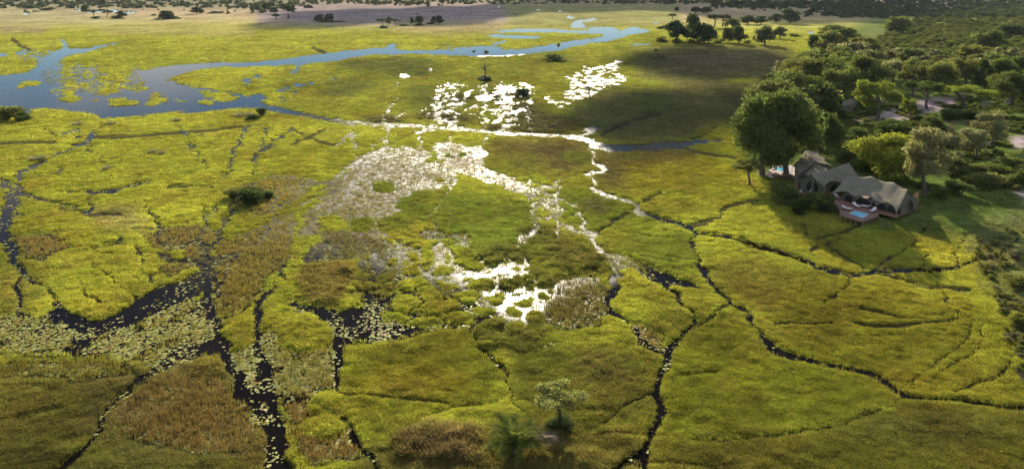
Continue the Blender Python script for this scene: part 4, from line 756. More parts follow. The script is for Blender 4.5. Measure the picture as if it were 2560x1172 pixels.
# trees of the lodge island and the bank: (name, u, v of the foot, height, width on the sheet, kind, colour, label)
TREES = [
 ("riverside_tree", 1906, 441, 180, 130, 'dome', 'mid', "left of two tall dark trees shading the small pool at the island edge"),
 ("riverside_tree", 1966, 443, 196, 140, 'dome', 'mid', "tallest dense tree standing between the small pool and the rear tent"),
 ("riverside_tree", 2052, 384, 100, 92, 'dome', 'dark', "dark tree with a bare trunk directly behind the rear tent"),
 ("island_tree", 1936, 312, 100, 120, 'dome', 'olive', "broad olive tree right behind the tallest tree by the marsh edge"),
 ("island_tree", 1997, 282, 92, 120, 'dome', 'mid', "rounded tree at the marsh edge two rows behind the tallest tree"),
 ("island_tree", 2015, 238, 88, 112, 'dome', 'olive', "wide domed tree at the far corner of the wood beside the brown sedge"),
 ("island_tree", 2072, 244, 92, 104, 'dome', 'mid', "domed tree rising left of the dark hidden tent"),
 ("island_tree", 2098, 262, 76, 74, 'loose', 'olive', "pale crowned tree just left above the dark hidden tent"),
 ("island_tree", 2165, 238, 88, 92, 'dome', 'mid', "large domed tree right behind the dark hidden tent"),
 ("island_tree", 2235, 226, 66, 66, 'loose', 'grey', "greyish tree at the back of the sandy clearing left side"),
 ("island_tree", 2282, 244, 74, 64, 'loose', 'olive', "pale leafy tree behind the dark umbrella tree in the clearing"),
 ("island_tree", 2350, 236, 70, 82, 'dome', 'olive', "round tree behind the sandy clearing, right of the pale leafy tree"),
 ("island_tree", 2416, 220, 66, 72, 'loose', 'olive', "tree between the narrow dark tree and the back of the clearing"),
 ("island_tree", 2462, 228, 72, 34, 'dome', 'dark', "narrow very dark tree near the right edge behind the clearing"),
 ("island_tree", 2502, 220, 66, 62, 'dome', 'mid', "rounded tree right of the narrow dark tree near the right edge"),
 ("clearing_tree", 2196, 302, 90, 98, 'loose', 'bright', "bright leafy tree with slender trunks at the left of the sandy clearing"),
 ("clearing_tree", 2318, 276, 72, 84, 'umbrella', 'dark', "dark spreading tree with a visible trunk in the middle of the sandy clearing"),
 ("clearing_tree", 2408, 274, 58, 92, 'umbrella', 'bright', "bright flat topped tree at the right end of the sandy clearing"),
 ("clearing_tree", 2530, 264, 74, 76, 'dome', 'mid', "dense tree beside the pale hut at the right edge of the clearing"),
 ("clearing_tree", 2276, 300, 46, 42, 'loose', 'bright', "small bright tree at the front of the sandy clearing"),
 ("clearing_tree", 2505, 242, 56, 52, 'dome', 'mid', "tree close behind the dense tree by the pale hut"),
 ("yellow_tree", 2212, 447, 104, 132, 'dome', 'yellow', "glowing yellow green tree directly behind the main tent roof"),
 ("grey_leaved_tree", 2312, 497, 160, 112, 'loose', 'grey', "tall silvery grey tree at the right end of the main tent"),
 ("grey_leaved_tree", 2360, 440, 92, 90, 'loose', 'grey', "grey green tree behind the tall silvery tree"),
 ("grey_leaved_tree", 2480, 372, 82, 84, 'loose', 'grey', "grey leaved tree beside the white sand track at the right edge"),
 ("dark_tree", 2236, 352, 54, 92, 'bush', 'dark', "broad dark bushy tree behind the glowing yellow tree"),
 ("dark_tree", 2332, 348, 50, 54, 'dome', 'mid', "small tree left of the brown leafless tree"),
 ("grey_leaved_tree", 2440, 400, 66, 64, 'loose', 'grey', "grey green tree in front of the brown leafless tree's right side"),
 ("small_acacia", 1874, 462, 62, 66, 'umbrella', 'olive', "small thin acacia standing in the marsh left of the small pool"),
 ("foreground_acacia", 1402, 1046, 92, 134, 'umbrella', (.30, .32, .10), "small feathery pale acacia in the near marsh beside the palm"),
 ("lone_bank_tree", 2477, 134, 56, 58, 'dome', 'mid', "single tree with a bare trunk standing out of the right hand scrub"),
 ("scrub_edge_tree", 2530, 96, 32, 62, 'dome', 'dark', "dark tree clump at the right edge above the scrub"),
 ("scrub_edge_tree", 2246, 84, 42, 62, 'dome', 'mid', "round tree at the far tip of the scrub beside the green pan"),
 ("scrub_edge_tree", 2232, 84, 26, 50, 'bush', 'dark', "dark thicket at the foot of the round tree beside the green pan"),
 ("wood_edge_tree", 2076, 136, 52, 58, 'dome', 'olive', "big round tree at the marsh edge on the far side of the wood"),
 ("wood_edge_tree", 2036, 131, 40, 26, 'dome', 'dark', "small very dark tree at the far left tip of the wood"),
 ("wood_edge_tree", 2110, 112, 40, 62, 'dome', 'mid', "tree behind the big round tree at the far tip of the wood"),
 ("wood_edge_tree", 2138, 158, 52, 72, 'loose', 'grey', "greyish tree at the middle of the wood's far edge"),
 ("wood_edge_tree", 2158, 142, 46, 62, 'dome', 'olive', "olive tree at the wood's far edge right of the greyish tree"),
 ("wood_edge_tree", 2090, 102, 34, 82, 'dome', 'mid', "widest tree at the far end of the wood against the open pan"),
 ("thicket_tree", 1690, 106, 54, 58, 'dome', 'far', "left tree of the dark thicket beyond the river bend"),
 ("thicket_tree", 1735, 102, 66, 44, 'dome', 'far', "tallest back tree of the dark thicket beyond the river bend"),
 ("thicket_tree", 1746, 109, 50, 60, 'dome', 'far', "middle front tree of the dark thicket beyond the river bend"),
 ("thicket_tree", 1772, 110, 48, 50, 'dome', 'farm', "right tree of the dark thicket beyond the river bend"),
 ("far_palm_clump", 1786, 70, 36, 46, 'umbrella', 'far', "taller tree of the dark pair behind the thicket beyond the bend"),
 ("far_palm_clump", 1806, 68, 34, 38, 'umbrella', 'far', "shorter tree of the dark pair behind the thicket beyond the bend"),
 ("meadow_tree", 1820, 107, 40, 30, 'dome', 'farm', "left of two touching trees on the meadow right of the thicket"),
 ("meadow_tree", 1847, 109, 40, 36, 'dome', 'farm', "right of two touching trees on the meadow right of the thicket"),
 ("meadow_tree", 1830, 72, 24, 44, 'dome', 'farm', "round tree behind the two touching trees on the meadow"),
 ("meadow_tree", 1912, 113, 46, 46, 'dome', 'farm', "round tree standing alone on the bright meadow before the brown sedge"),
 ("meadow_tree", 1950, 97, 28, 32, 'dome', 'farm', "smaller tree behind the lone round meadow tree"),
 ("meadow_tree", 1870, 62, 24, 46, 'dome', 'far', "dark tree group left end behind the meadow"),
 ("meadow_tree", 1902, 62, 22, 34, 'dome', 'far', "dark tree in the group behind the meadow, second from left"),
 ("meadow_tree", 1975, 60, 40, 52, 'dome', 'far', "large dark tree at the right of the group behind the meadow"),
 ("meadow_tree", 1940, 60, 26, 34, 'dome', 'far', "dark tree left of the large one in the group behind the meadow"),
 ("far_plain_tree", 690, 53, 20, 20, 'umbrella', 'far', "single small tree on the tan plain left of the shaded plain"),
 ("far_plain_tree", 720, 51, 14, 9, 'loose', 'far', "tiny thin tree right of the single tree on the tan plain"),
 ("far_plain_tree", 798, 56, 20, 24, 'dome', 'far', "left of two round trees on the shaded plain"),
 ("far_plain_tree", 823, 54, 20, 22, 'dome', 'far', "right of two round trees on the shaded plain"),
 ("far_plain_tree", 958, 67, 22, 30, 'umbrella', 'far', "left flat topped tree of the row at the edge of the shaded plain"),
 ("far_plain_tree", 972, 64, 22, 14, 'dome', 'far', "narrow tree touching the left flat topped tree of the shaded plain row"),
 ("far_plain_tree", 990, 66, 20, 20, 'umbrella', 'far', "third tree from the left in the row on the shaded plain"),
 ("far_plain_tree", 1030, 63, 20, 13, 'dome', 'far', "slim tree in the middle of the row on the shaded plain"),
 ("far_plain_tree", 1048, 62, 22, 22, 'dome', 'far', "round tree right of the slim tree in the shaded plain row"),
 ("far_plain_tree", 1084, 58, 17, 15, 'dome', 'far', "second tree from the right in the row on the shaded plain"),
 ("far_plain_tree", 1098, 61, 21, 25, 'dome', 'far', "rightmost round tree of the row on the shaded plain"),
 ("far_plain_tree", 210, 35, 21, 17, 'dome', 'far', "tree standing in front of the left pale pan, leftmost of four"),
 ("far_plain_tree", 234, 46, 22, 19, 'umbrella', 'far', "second tree of four in front of the left pale pan"),
 ("far_plain_tree", 267, 46, 21, 26, 'umbrella', 'far', "third and widest tree of four in front of the left pale pan"),
 ("far_plain_tree", 302, 47, 19, 26, 'dome', 'far', "rightmost tree of four in front of the left pale pan"),
 ("far_plain_tree", 415, 49, 23, 34, 'dome', 'far', "tree of the isolated clump on the tan plain right of the pan"),
 ("far_plain_tree", 492, 36, 18, 34, 'dome', 'far', "dark tree clump at the far edge of the tan plain"),
 ("far_plain_tree", 350, 22, 10, 13, 'dome', 'far', "small tree alone behind the right end of the pale pan"),
 ("far_plain_tree", 1740, 35, 17, 26, 'dome', 'far', "far left of two dim trees above the thicket beyond the bend"),
 ("far_plain_tree", 1766, 35, 18, 30, 'dome', 'far', "far right of two dim trees above the thicket beyond the bend"),
 ("far_plain_tree", 1682, 52, 19, 22, 'umbrella', 'far', "small flat topped tree left above the thicket beyond the bend"),
 ("far_plain_tree", 1692, 30, 12, 14, 'dome', 'far', "small dim tree high above the thicket beyond the bend"),
]
for nm, u, v, hp, wp, kd, cl, lb in TREES: plant(nm, u, v, hp, wp, kd, cl, lb)
FINE = make_tree(81, "bush", 11000, .030)
BUSHES = [
 (2050, 526, 52, 74, 'mid', "large green bush between the round deck and the pool deck"), (1962, 512, 58, 70, 'mid', "tall bush left of the round deck under the big trees"), (1990, 532, 40, 60, 'dark', "dark bush in front of the round deck"), (2018, 520, 30, 44, 'mid', "low bush right below the round deck"),
 (1940, 480, 30, 46, 'olive', "pale bush at the marsh edge below the two dark trees"), (2090, 300, 24, 60, 'dark', "dark shrub left in front of the dark hidden tent"), (2150, 345, 26, 60, 'mid', "shrub beside the footpath behind the rear tent"), (2120, 410, 34, 64, 'mid', "shrub mass right behind the rear tent roof"), (2160, 430, 36, 56, 'dark', "dark shrub behind the ridge of the main tent"),
 (2170, 385, 30, 60, 'mid', "rounded shrub left of the glowing yellow tree"), (2110, 375, 22, 46, 'olive', "low shrub on the grass behind the rear tent"), (2290, 400, 34, 56, 'mid', "shrub between the yellow tree and the brown leafless tree"),
 (2390, 440, 44, 76, 'olive', "olive shrub right of the tall silvery tree"), (2440, 440, 30, 64, 'scrub', "sunlit shrub below the grey tree by the sand track"), (2500, 440, 30, 70, 'scrub', "wide sunlit shrub near the right edge below the sand track"), (2550, 470, 46, 56, 'mid', "dark green shrub at the right edge below the sand track"),
 (2470, 475, 40, 80, 'olive', "big rounded olive shrub on the grass right of the lodge"), (2400, 490, 36, 70, 'mid', "shrub at the foot of the slope right of the tall silvery tree"), (2350, 500, 30, 50, 'olive', "shrub beside the trunk of the tall silvery tree"), (2530, 420, 24, 60, 'scrub', "small sunlit shrub beside the white sand track"),
 (2380, 300, 26, 70, 'dark', "dark low shrub on the right side of the clearing"), (2440, 300, 24, 60, 'dark', "dark low shrub before the pale hut"), (2300, 310, 20, 40, 'dark', "small dark shrub on the front edge of the clearing"), (2130, 320, 18, 40, 'mid', "small shrub beside the sandy footpath"),
 (652, 287, 20, 30, 'dark', "dark bush on the little island by the creek mouth"), (636, 297, 14, 40, 'mid', "low bush ring left of the dark bush by the creek mouth"), (628, 502, 42, 78, 'dark', "dark dome bush on the grassy islet in the left field"), (582, 492, 26, 60, 'olive', "pale low bush left of the dark dome bush in the left field"), (662, 492, 24, 46, 'mid', "small bush right of the dark dome bush in the left field"),
 (22, 298, 36, 66, 'olive', "bush on the bank at the left edge below the lagoon"), (52, 300, 22, 50, 'mid', "smaller bush beside the left edge bush below the lagoon"),
 (1386, 152, 18, 60, 'dark', "flat dark bush in the marsh between river and bright shallows"), (1306, 240, 24, 38, 'far', "dark bush among the bright flooded channels"), (1655, 73, 10, 25, 'dark', "small bush on the right river bank, upper one"), (1655, 105, 15, 32, 'dark', "rounded bush left of the thicket beyond the bend"), (1652, 146, 11, 24, 'mid', "small round bush at the corner of the brown sedge"), (1639, 128, 9, 11, 'mid', "tiny bush above the small round bush by the brown sedge"),
 (1696, 108, 14, 34, 'mid', "low bush at the left foot of the dark thicket"), (1725, 108, 12, 34, 'mid', "low bush at the front of the dark thicket"), (1800, 108, 14, 40, 'olive', "pale bush at the right foot of the dark thicket"), (1870, 108, 10, 22, 'olive', "little bush left of the lone round meadow tree"), (1985, 92, 9, 30, 'olive', "low bush near the bright pan right of the meadow"),
 (830, 56, 7, 60, 'far', "low dark shrub line under the two round trees on the shaded plain"), (957, 71, 9, 22, 'far', "dark bush at the left foot of the row on the shaded plain"), (1050, 65, 10, 26, 'far', "dark bush in the middle of the shaded plain row"), (1076, 61, 9, 20, 'far', "dark bush under the right trees of the shaded plain row"), (1010, 65, 5, 26, 'far', "low bush under the slim tree of the shaded plain row"),
 (415, 49, 12, 62, 'far', "shrub skirt of the isolated clump on the tan plain"), (385, 40, 5, 18, 'far', "tiny shrub left of the isolated clump on the tan plain"), (292, 48, 11, 34, 'far', "shrubs under the rightmost tree before the pale pan"), (240, 47, 6, 26, 'far', "shrub under the second tree before the pale pan"), (540, 34, 6, 44, 'far', "low shrub line right of the dark clump on the tan plain"), (75, 22, 12, 46, 'far', "dark shrub belt above the small white pan, left part"), (118, 27, 10, 44, 'far', "dark shrub belt above the small white pan, right part"),
 (1215, 202, 12, 36, 'far', "dark bush at the foot of the thin leaved tree on its mound"), (1398, 1062, 36, 70, 'mid', "green bush at the foot of the feathery near acacia"),
 (2545, 720, 30, 60, 'pale', "grey green scrub at the right edge above the lower paths"), (2540, 650, 24, 44, 'grey', "scrub clump at the right edge by the main path's end"), (2552, 820, 44, 50, 'pale', "pale scrub at the right edge beside the double paths"),
 (1185, 128, 4, 12, 'mid', "tiny reed bush in the far river, left of two"), (1215, 130, 6, 14, 'mid', "tiny reed bush in the far river, right of two"), (1396, 112, 6, 9, 'dark', "single bush on the far river's edge"),
]
for u, v, hp, wp, cl, lb in BUSHES:
    r = plant("bush", u, v, hp, wp, 'bush', cl, lb)
    if v > 1000:
        for c in r.children: c.data = FINE[0] if c.name.startswith("stems") else FINE[1]
# leafless things
def bare_tree(name, u, v, hp, wp, src, label, colr=None):
    p = P(u, v, .3); r = empty(name, (p.x, p.y, max(gz(p.x, p.y), 0) - .05), trng.uniform(0, 6.28), (wp * p.y / F, wp * p.y / F, hp * p.y / F))
    link(bpy.data.objects.new("trunk", src[0]), r); link(bpy.data.objects.new("branches", src[1]), r)
    return tag(r, label, 'tree')
brown_twig = simple_mat("brown_twigs", (.26, .17, .12), .9, .3, 5.0)
TWB = make_bare(61, 6, .022, .6, brown_twig)
SPARSE = make_tree(71, 'loose', 520, .030)
p = P(1212, 198, .3); r = tag(empty("sparse_tree", (p.x, p.y, .3), 1.0, (54 * p.y / F, 54 * p.y / F, 58 * p.y / F)), "thin leaved tree on a dark mound in the middle of the marsh", "tree")
link(bpy.data.objects.new("trunk", SPARSE[0]), r); o = link(bpy.data.objects.new("crown", SPARSE[1]), r); o.color = (.10, .10, .06, 1)
bare_tree("leafless_tree", 2390, 362, 62, 92, TWB, "pinkish brown leafless tree behind the lodge near the clearing")
bare_tree("dead_tree", 2288, 262, 36, 12, BARE, "thin pale dead snag in the sandy clearing")
bare_tree("dead_tree", 1474, 240, 34, 44, BARE, "dead branches standing in the bright flooded shallows")
bare_tree("dead_tree", 890, 71, 11, 8, BARE, "tiny dead tree on the edge of the shaded plain")
grey_twig = simple_mat("grey_twigs", (.20, .165, .13), .9, .2, 5.0)
TWG = make_bare(62, 5, .014, .8, grey_twig)
for u, v, hp, wp, lb in ((2420, 632, 20, 34, "grey leafless shrub above the right end of the long path"), (2465, 618, 18, 34, "grey leafless shrub nearest the right edge above the long path"), (2292, 646, 16, 18, "small grey twiggy shrub between the two right hand paths"), (2460, 722, 26, 44, "grey twiggy shrub with a long shadow below the long path"), (2210, 575, 30, 40, "grey thorn shrub in front of the pool deck posts"), (2556, 960, 40, 44, "pale grey shrub at the right edge beside the lower path")):
    bare_tree("twiggy_shrub", u, v, hp, wp, TWG, lb)
# dry tussocks on the left field
tus_mat, n, l = new_mat("dry_tussock")
out = n.new("ShaderNodeOutputMaterial"); oi = n.new("ShaderNodeObjectInfo"); d = n.new("ShaderNodeBsdfDiffuse"); l.new(oi.outputs["Color"], d.inputs[0]); l.new(d.outputs[0], out.inputs[0])
V, Fc = tuft(91, 130, .38, 1.0, .02, .55, .15); tus_me = mesh_np("tussock", V, Fc, True); tus_me.materials.append(tus_mat)
for u, v, hp, wp, lb in ((193, 313, 10, 24, "dry pale tussock near the lagoon's lower bank, leftmost of three"), (278, 311, 9, 20, "dry pale tussock beside the ditch mouth below the lagoon"), (440, 303, 9, 20, "dry pale tussock below the lagoon right of the ditch mouth"), (380, 382, 11, 22, "left of two dry tussocks in the middle of the left field"), (405, 385, 11, 17, "right of two dry tussocks in the middle of the left field"), (268, 424, 12, 24, "single dry tussock right of the long ditch in the left field"), (95, 398, 11, 34, "wide dry tussock above the long ditch near the left edge"), (505, 338, 6, 14, "small dry tussock on the faint path in the left field"), (610, 290, 10, 40, "dry grass patch left of the bush by the creek mouth")):
    p = P(u, v, .2); o = link(bpy.data.objects.new("grass_tussock", tus_me)); o.location = (p.x, p.y, .05); o.scale = (wp * p.y / F, wp * p.y / F, hp * p.y / F); o.color = (.42, .36, .20, 1); o.rotation_euler = (0, 0, trng.uniform(0, 6))
    tag(o, lb, "grass tussock")
# mounds
def mound(u, v, wp, hp, label, colr):
    p = P(u, v, .2); n_ = 22; g = np.random.default_rng(int(u)); V = []; Fc = []
    for i in range(9):
        t = i / 8; r = .5 * math.cos(t * math.pi / 2) ** .8
        for j in range(n_): a = 6.2832 * j / n_; q = r * (1 + .16 * math.sin(3 * a + u) + g.normal(0, .04)); V.append((q * math.cos(a), q * math.sin(a), t ** 1.1 - .05 + g.normal(0, .02)))
    for i in range(8):
        for j in range(n_): Fc.append((i * n_ + j, i * n_ + (j + 1) % n_, (i + 1) * n_ + (j + 1) % n_, (i + 1) * n_ + j))
    o = mobj("earth_mound", mesh_np("earth_mound", V, Fc, True), simple_mat("mound_earth", colr, .95, .35, 4.0, .8)); o.location = (p.x, p.y, 0); o.scale = (wp * p.y / F, wp * p.y / F * .8, hp * p.y / F)
    return tag(o, label, "mound")
mound(1212, 199, 40, 12, "dark earth mound under the thin leaved tree in the middle of the marsh", (.09, .065, .04))
mound(610, 494, 60, 14, "grassy earth mound under the dark dome bush in the left field", (.16, .14, .05))
mound(1375, 1098, 56, 14, "bare earth hump right of the near palm", (.15, .11, .06))
# near palm: arching fronds with leaflets
frond_mat = simple_mat("palm_frond", (.15, .18, .045), .9, .35, 3.0, 0, 0, .0)
fo_ = [q for q in frond_mat.node_tree.nodes if q.type == 'OUTPUT_MATERIAL'][0]; fp_ = fo_.inputs[0].links[0].from_socket; n, l = frond_mat.node_tree.nodes, frond_mat.node_tree.links
ft_ = n.new("ShaderNodeBsdfTranslucent"); ft_.inputs[0].default_value = (.20, .24, .04, 1); fm_ = n.new("ShaderNodeMixShader"); fm_.inputs[0].default_value = .45; l.new(fp_, fm_.inputs[1]); l.new(ft_.outputs[0], fm_.inputs[2]); l.new(fm_.outputs[0], fo_.inputs[0])
def frond(seed):
    g = np.random.default_rng(seed); V = []; Fc = []; n_ = 24
    pts = [np.array((t * 3.0 * (1 - .12 * t), 0, 2.5 * t - 2.2 * t * t)) for t in np.linspace(0, 1, n_)]
    v, f = tube_np(pts, list(np.linspace(.035, .006, n_)), 4); V = list(v); Fc = [list(q) for q in f]
    for i in range(3, n_):
        L = .75 * math.sin(math.pi * (.15 + .8 * i / n_)); t = pts[min(i + 1, n_ - 1)] - pts[i - 1]; t = t / np.linalg.norm(t)
        for s_ in (-1, 1):
            for h_ in (0, .5):
                p0 = pts[i] + t * h_ * .12; d = np.array((.55, s_ * .8, .12 + g.normal(0, .12))); d /= np.linalg.norm(d); b = len(V)
                q = p0 + d * L; q[2] -= .15 * L
                V += [p0 - t * .03, p0 + t * .03, q]; Fc.append([b, b + 1, b + 2, b + 2])
    V = np.array(V); quads_ = [q for q in Fc if q[2] != q[3]]; tris = [q[:3] for q in Fc if q[2] == q[3]]
    me = bpy.data.meshes.new("frond"); me.from_pydata(V.tolist(), [], [tuple(int(z_) for z_ in q) for q in quads_ + tris]); me.materials.append(frond_mat); return me
FR = [frond(s_) for s_ in (1, 2, 3)]
pp = P(1290, 1128, .3); palm = tag(empty("palm_bush", (pp.x, pp.y, .1)), "bushy wild palm with long arching fronds in the near marsh", "palm")
v, f = join_np([tube_np([(.35 * math.cos(a), .35 * math.sin(a), -.2), (.5 * math.cos(a), .5 * math.sin(a), .7)], [.22, .14], 7) for a in (0, 2.1, 4.2)])
mobj("stems", mesh_np("palm_stems", v, f, True), bark_mat, palm)
for i in range(54):
    o = link(bpy.data.objects.new("frond", FR[i % 3]), palm); a = i * 2.399; tilt = -math.radians(trng.uniform(-12, 58)) * (1 if i % 4 else .3)
    st_ = i % 3; o.location = (.5 * math.cos(2.1 * st_), .5 * math.sin(2.1 * st_), trng.uniform(.45, .75)); o.rotation_euler = (trng.uniform(-.3, .3), tilt, a); s_ = trng.uniform(.85, 1.3); o.scale = (s_, s_, s_)
ORD = lambda k_: str(k_) + ('th' if 10 < k_ % 100 < 14 else {1: 'st', 2: 'nd', 3: 'rd'}.get(k_ % 10, 'th'))
# far tree lines: (u0, v0, u1, v1, spread v, count, height, kinds, label, group)
LINES = [
 (640, 30, 735, 31, 5, 13, (13, 22), ('dome', 'dome', 'bush'), "dark tree of the dense grove above the tan plain", "grove above the tan plain"),
 (600, 20, 760, 14, 5, 14, (9, 15), ('dome', 'umbrella'), "small dark tree in the belt behind the grove", "belt behind the grove"),
 (930, 10, 1110, 15, 4, 24, (8, 13), ('dome', 'bush'), "small dark tree of the tree line at the top centre", "tree line at top centre"),
 (150, 8, 300, 12, 4, 16, (8, 14), ('dome', 'umbrella'), "small dark tree of the line behind the left pale pan", "tree line behind the left pan"),
 (300, 8, 600, 14, 7, 34, (6, 12), ('dome', 'bush', 'umbrella'), "scattered small tree on the far plain at top left", "scattered far trees at top left"),
 (0, 3, 160, 8, 4, 14, (6, 12), ('dome', 'bush'), "small dark tree at the far top left corner", "far trees at the top left corner"),
 (760, 6, 940, 8, 4, 12, (6, 10), ('dome', 'bush'), "tiny tree behind the shaded plain at the top", "tiny trees behind the shaded plain"),
 (1110, 6, 1500, 6, 4, 22, (5, 9), ('dome', 'bush'), "tiny dim tree in the haze above the river loops", "dim trees above the river loops"),
 (1500, 9, 1800, 8, 5, 26, (6, 12), ('dome', 'bush'), "dim dark tree at the far top right of the plain", "dim trees at far top right"),
 (1790, 18, 1990, 20, 9, 30, (9, 17), ('dome', 'dome', 'bush'), "dark tree of the shaded wood behind the meadow", "shaded wood behind the meadow"),
 (1980, 30, 2250, 28, 14, 46, (9, 17), ('dome', 'bush', 'dome'), "dark tree of the shaded woodland right of the meadow", "shaded woodland right of the meadow"),
 (2250, 14, 2560, 8, 8, 36, (9, 16), ('dome', 'bush', 'loose'), "small tree of the woodland at the top right corner", "woodland at the top right corner"),
 (830, 46, 1120, 40, 9, 16, (3, 5), ('bush',), "tiny dark shrub dotted on the shaded plain", "shrubs dotted on the shaded plain"),
 (1120, 24, 1290, 30, 8, 10, (3, 5), ('bush',), "tiny dark shrub left of the far river loops", "shrubs left of the far river loops"),
 (330, 30, 640, 32, 6, 14, (4, 8), ('bush', 'dome'), "small shrub along the upper edge of the tan plain", "shrubs along the tan plain's upper edge"),
]
for u0, v0, u1, v1, sp, cnt, (h0, h1), kinds, lb, grp in LINES:
    for i, t in enumerate(sorted(trng.random() for _ in range(cnt))):
        kd = trng.choice(kinds); hp = trng.uniform(h0, h1); v = v0 + (v1 - v0) * t + trng.uniform(-sp, sp)
        if kd == 'bush': hp *= .6
        plant("far_shrub" if kd == 'bush' else "far_tree", u0 + (u1 - u0) * t, max(v, -3), hp, hp * trng.uniform(1.0, 1.7), kd, trng.choice(('far', 'far', 'farm')), ORD(i + 1) + " from the left: " + lb, None, grp, True, parts=False)
# fill of the island wood: lower trees between the big ones, and the scrub
n_in = 0
WOOD = [(1905, 300), (1960, 215), (2040, 165), (2110, 140), (2200, 150), (2300, 165), (2440, 160), (2570, 160), (2570, 235), (2440, 205), (2300, 215), (2180, 215), (2120, 245), (2060, 290), (1960, 330), (1895, 345)]
def inside(u, v, pts):
    c = False; j = len(pts) - 1
    for i in range(len(pts)):
        if (pts[i][1] > v) != (pts[j][1] > v) and u < (pts[j][0] - pts[i][0]) * (v - pts[i][1]) / (pts[j][1] - pts[i][1]) + pts[i][0]: c = not c
        j = i
    return c
wood_l = []
while n_in < 92:
    u, v = trng.uniform(1890, 2570), trng.uniform(140, 345)
    if inside(u, v, WOOD):
        n_in += 1; sc_ = (v + 45) / 300; tone = trng.choice(('mid', 'olive', 'olive', 'dark', 'grey')); LM = ((1966, 443, "the tallest riverside tree"), (1936, 312, "the broad olive tree"), (1997, 282, "the rounded marsh edge tree"), (2015, 238, "the domed corner tree"), (2120, 265, "the dark hidden tent"), (2165, 238, "the hidden tent's big tree"), (2196, 302, "the bright clearing tree"), (2282, 244, "the pale leafy tree"), (2350, 236, "the clearing's round back tree"), (2416, 220, "the back of the clearing"), (2462, 228, "the narrow dark tree"), (2502, 220, "the right edge's rounded tree"), (2530, 264, "the pale hut"), (2138, 158, "the greyish far edge tree"), (2076, 136, "the big far edge tree"))
        du, dv_, ph = min(((u - a_, v - b_, c_) for a_, b_, c_ in LM), key=lambda q: q[0] ** 2 + 4 * q[1] ** 2); side = ("right of" if du > 0 else "left of") if abs(du) > 1.5 * abs(dv_) else ("in front of" if dv_ > 0 else "behind")
        lb = "%s crowned wood tree %s %s" % ({'mid': 'green', 'olive': 'olive', 'dark': 'dark', 'grey': 'grey green'}[tone], side, ph); k_ = wood_l.count(lb); wood_l.append(lb)
        lb += ("", ", second one", ", third one", ", fourth one", ", fifth one", ", sixth one")[min(k_, 5)]
        plant("understorey_tree", u, v, trng.uniform(46, 70) * sc_, trng.uniform(60, 98) * sc_, trng.choice(('dome', 'loose', 'dome')), tone, lb, None, "trees filling the wood behind the lodge", far=True)
SCRUBP = [(2160, 120), (2240, 80), (2300, 40), (2420, 14), (2570, 0), (2570, 175), (2440, 168), (2300, 172), (2180, 160)]
cands = []
while len(cands) < 1900:
    u, v = trng.uniform(2100, 2640), trng.uniform(0, 178)
    if inside(min(u, 2565), v, SCRUBP): cands.append((u, v))
cands.sort(key=lambda q: -q[1]); inv = [q for q in cands if q[0] < 2556]
first = set(inv[:300])
for u, v in inv[:300]:
    k_ = (v + 45) / 170; plant("scrub_bush", u, v, trng.uniform(10, 19) * k_, trng.uniform(22, 40) * k_, 'bush', trng.choice(('scrub', 'mid', 'olive', 'dark')), "rounded olive scrub bush in the thick scrub right of the wood", None, "scrub bushes right of the wood", True, parts=False)
def scatter_bushes(name, uv, hrange, wr, cols):
    pts = []; sc_ = []; tn = []
    for u, v in uv:
        p = P(u, v, .4); k_ = (v + 45) / 170 * p.y / F; pts.append((p.x, p.y, .35)); w_ = trng.uniform(*wr) * k_; sc_.append((w_, w_, trng.uniform(*hrange) * k_)); c = CG[trng.choice(cols)]; j_ = trng.uniform(.8, 1.2); tn.append((c[0] * j_, c[1] * j_, c[2] * j_))
    vs_ = []
    for t_, c_ in FAR['bush']:
        V = np.empty(len(c_.vertices) * 3, np.float32); c_.vertices.foreach_get("co", V); vs_.append((V.reshape(-1, 3), np.arange(len(c_.vertices)).reshape(-1, 4)))
    return scatter(name, pts, sc_, np.array(tn), vs_, leaf_mat(name + "_leaves", "tint", True, .35))
scatter_bushes("far_scrub", [q for q in cands if q not in first], (10, 19), (22, 42), ('scrub', 'olive', 'mid', 'dark'))
# undergrowth on the lodge island
ug = []
while len(ug) < 900:
    u, v = trng.uniform(1900, 2640), trng.uniform(230, 480)
    if inside(min(u, 2565), v, [(1930, 330), (2100, 260), (2570, 240), (2570, 560), (2520, 470), (2330, 500), (2290, 480), (2170, 420), (2090, 370), (2060, 300), (1960, 400)]):
        p = P(u, v); s1 = survey(np.array([p.x]), np.array([p.y]))
        if s1['bare'][0] < .25 and fbm(np.array([p.x / 9]), np.array([p.y / 12]), 201, 2)[0] > .42: ug.append((u, v))
eg = []
while len(eg) < 420:
    u, v = trng.uniform(2440, 2760), trng.uniform(560, 1010)
    if inside(min(u, 2569), v, [(2400, 600), (2480, 585), (2570, 555), (2570, 1000), (2535, 900), (2500, 780), (2470, 700)]) and fbm(np.array([u / 40.]), np.array([v / 30.]), 205, 2)[0] > .45: eg.append((u, v))
scatter_bushes("edge_scrub", eg, (1.2, 3.2), (2.5, 6), ('scrub', 'pale', 'grey', 'olive'))
scatter_bushes("undergrowth", ug, (4, 9), (9, 20), ('scrub', 'olive', 'mid', 'dark'))
fs = []
while len(fs) < 3200:
    u, v = trng.uniform(-100, 2660), trng.uniform(-14, 46) ; d_ = trng.random()
    if (u > 1980 + 4 * max(v - 20, 0) and v < 46 and d_ < .8) or (u > 1780 and v < 20) or (v < 12 and d_ < .5) or (u < 780 and v < 22 and d_ < .4): fs.append((u, v))
scatter_bushes("distant_woodland", fs, (14, 32), (20, 60), ('far', 'far', 'farm'))
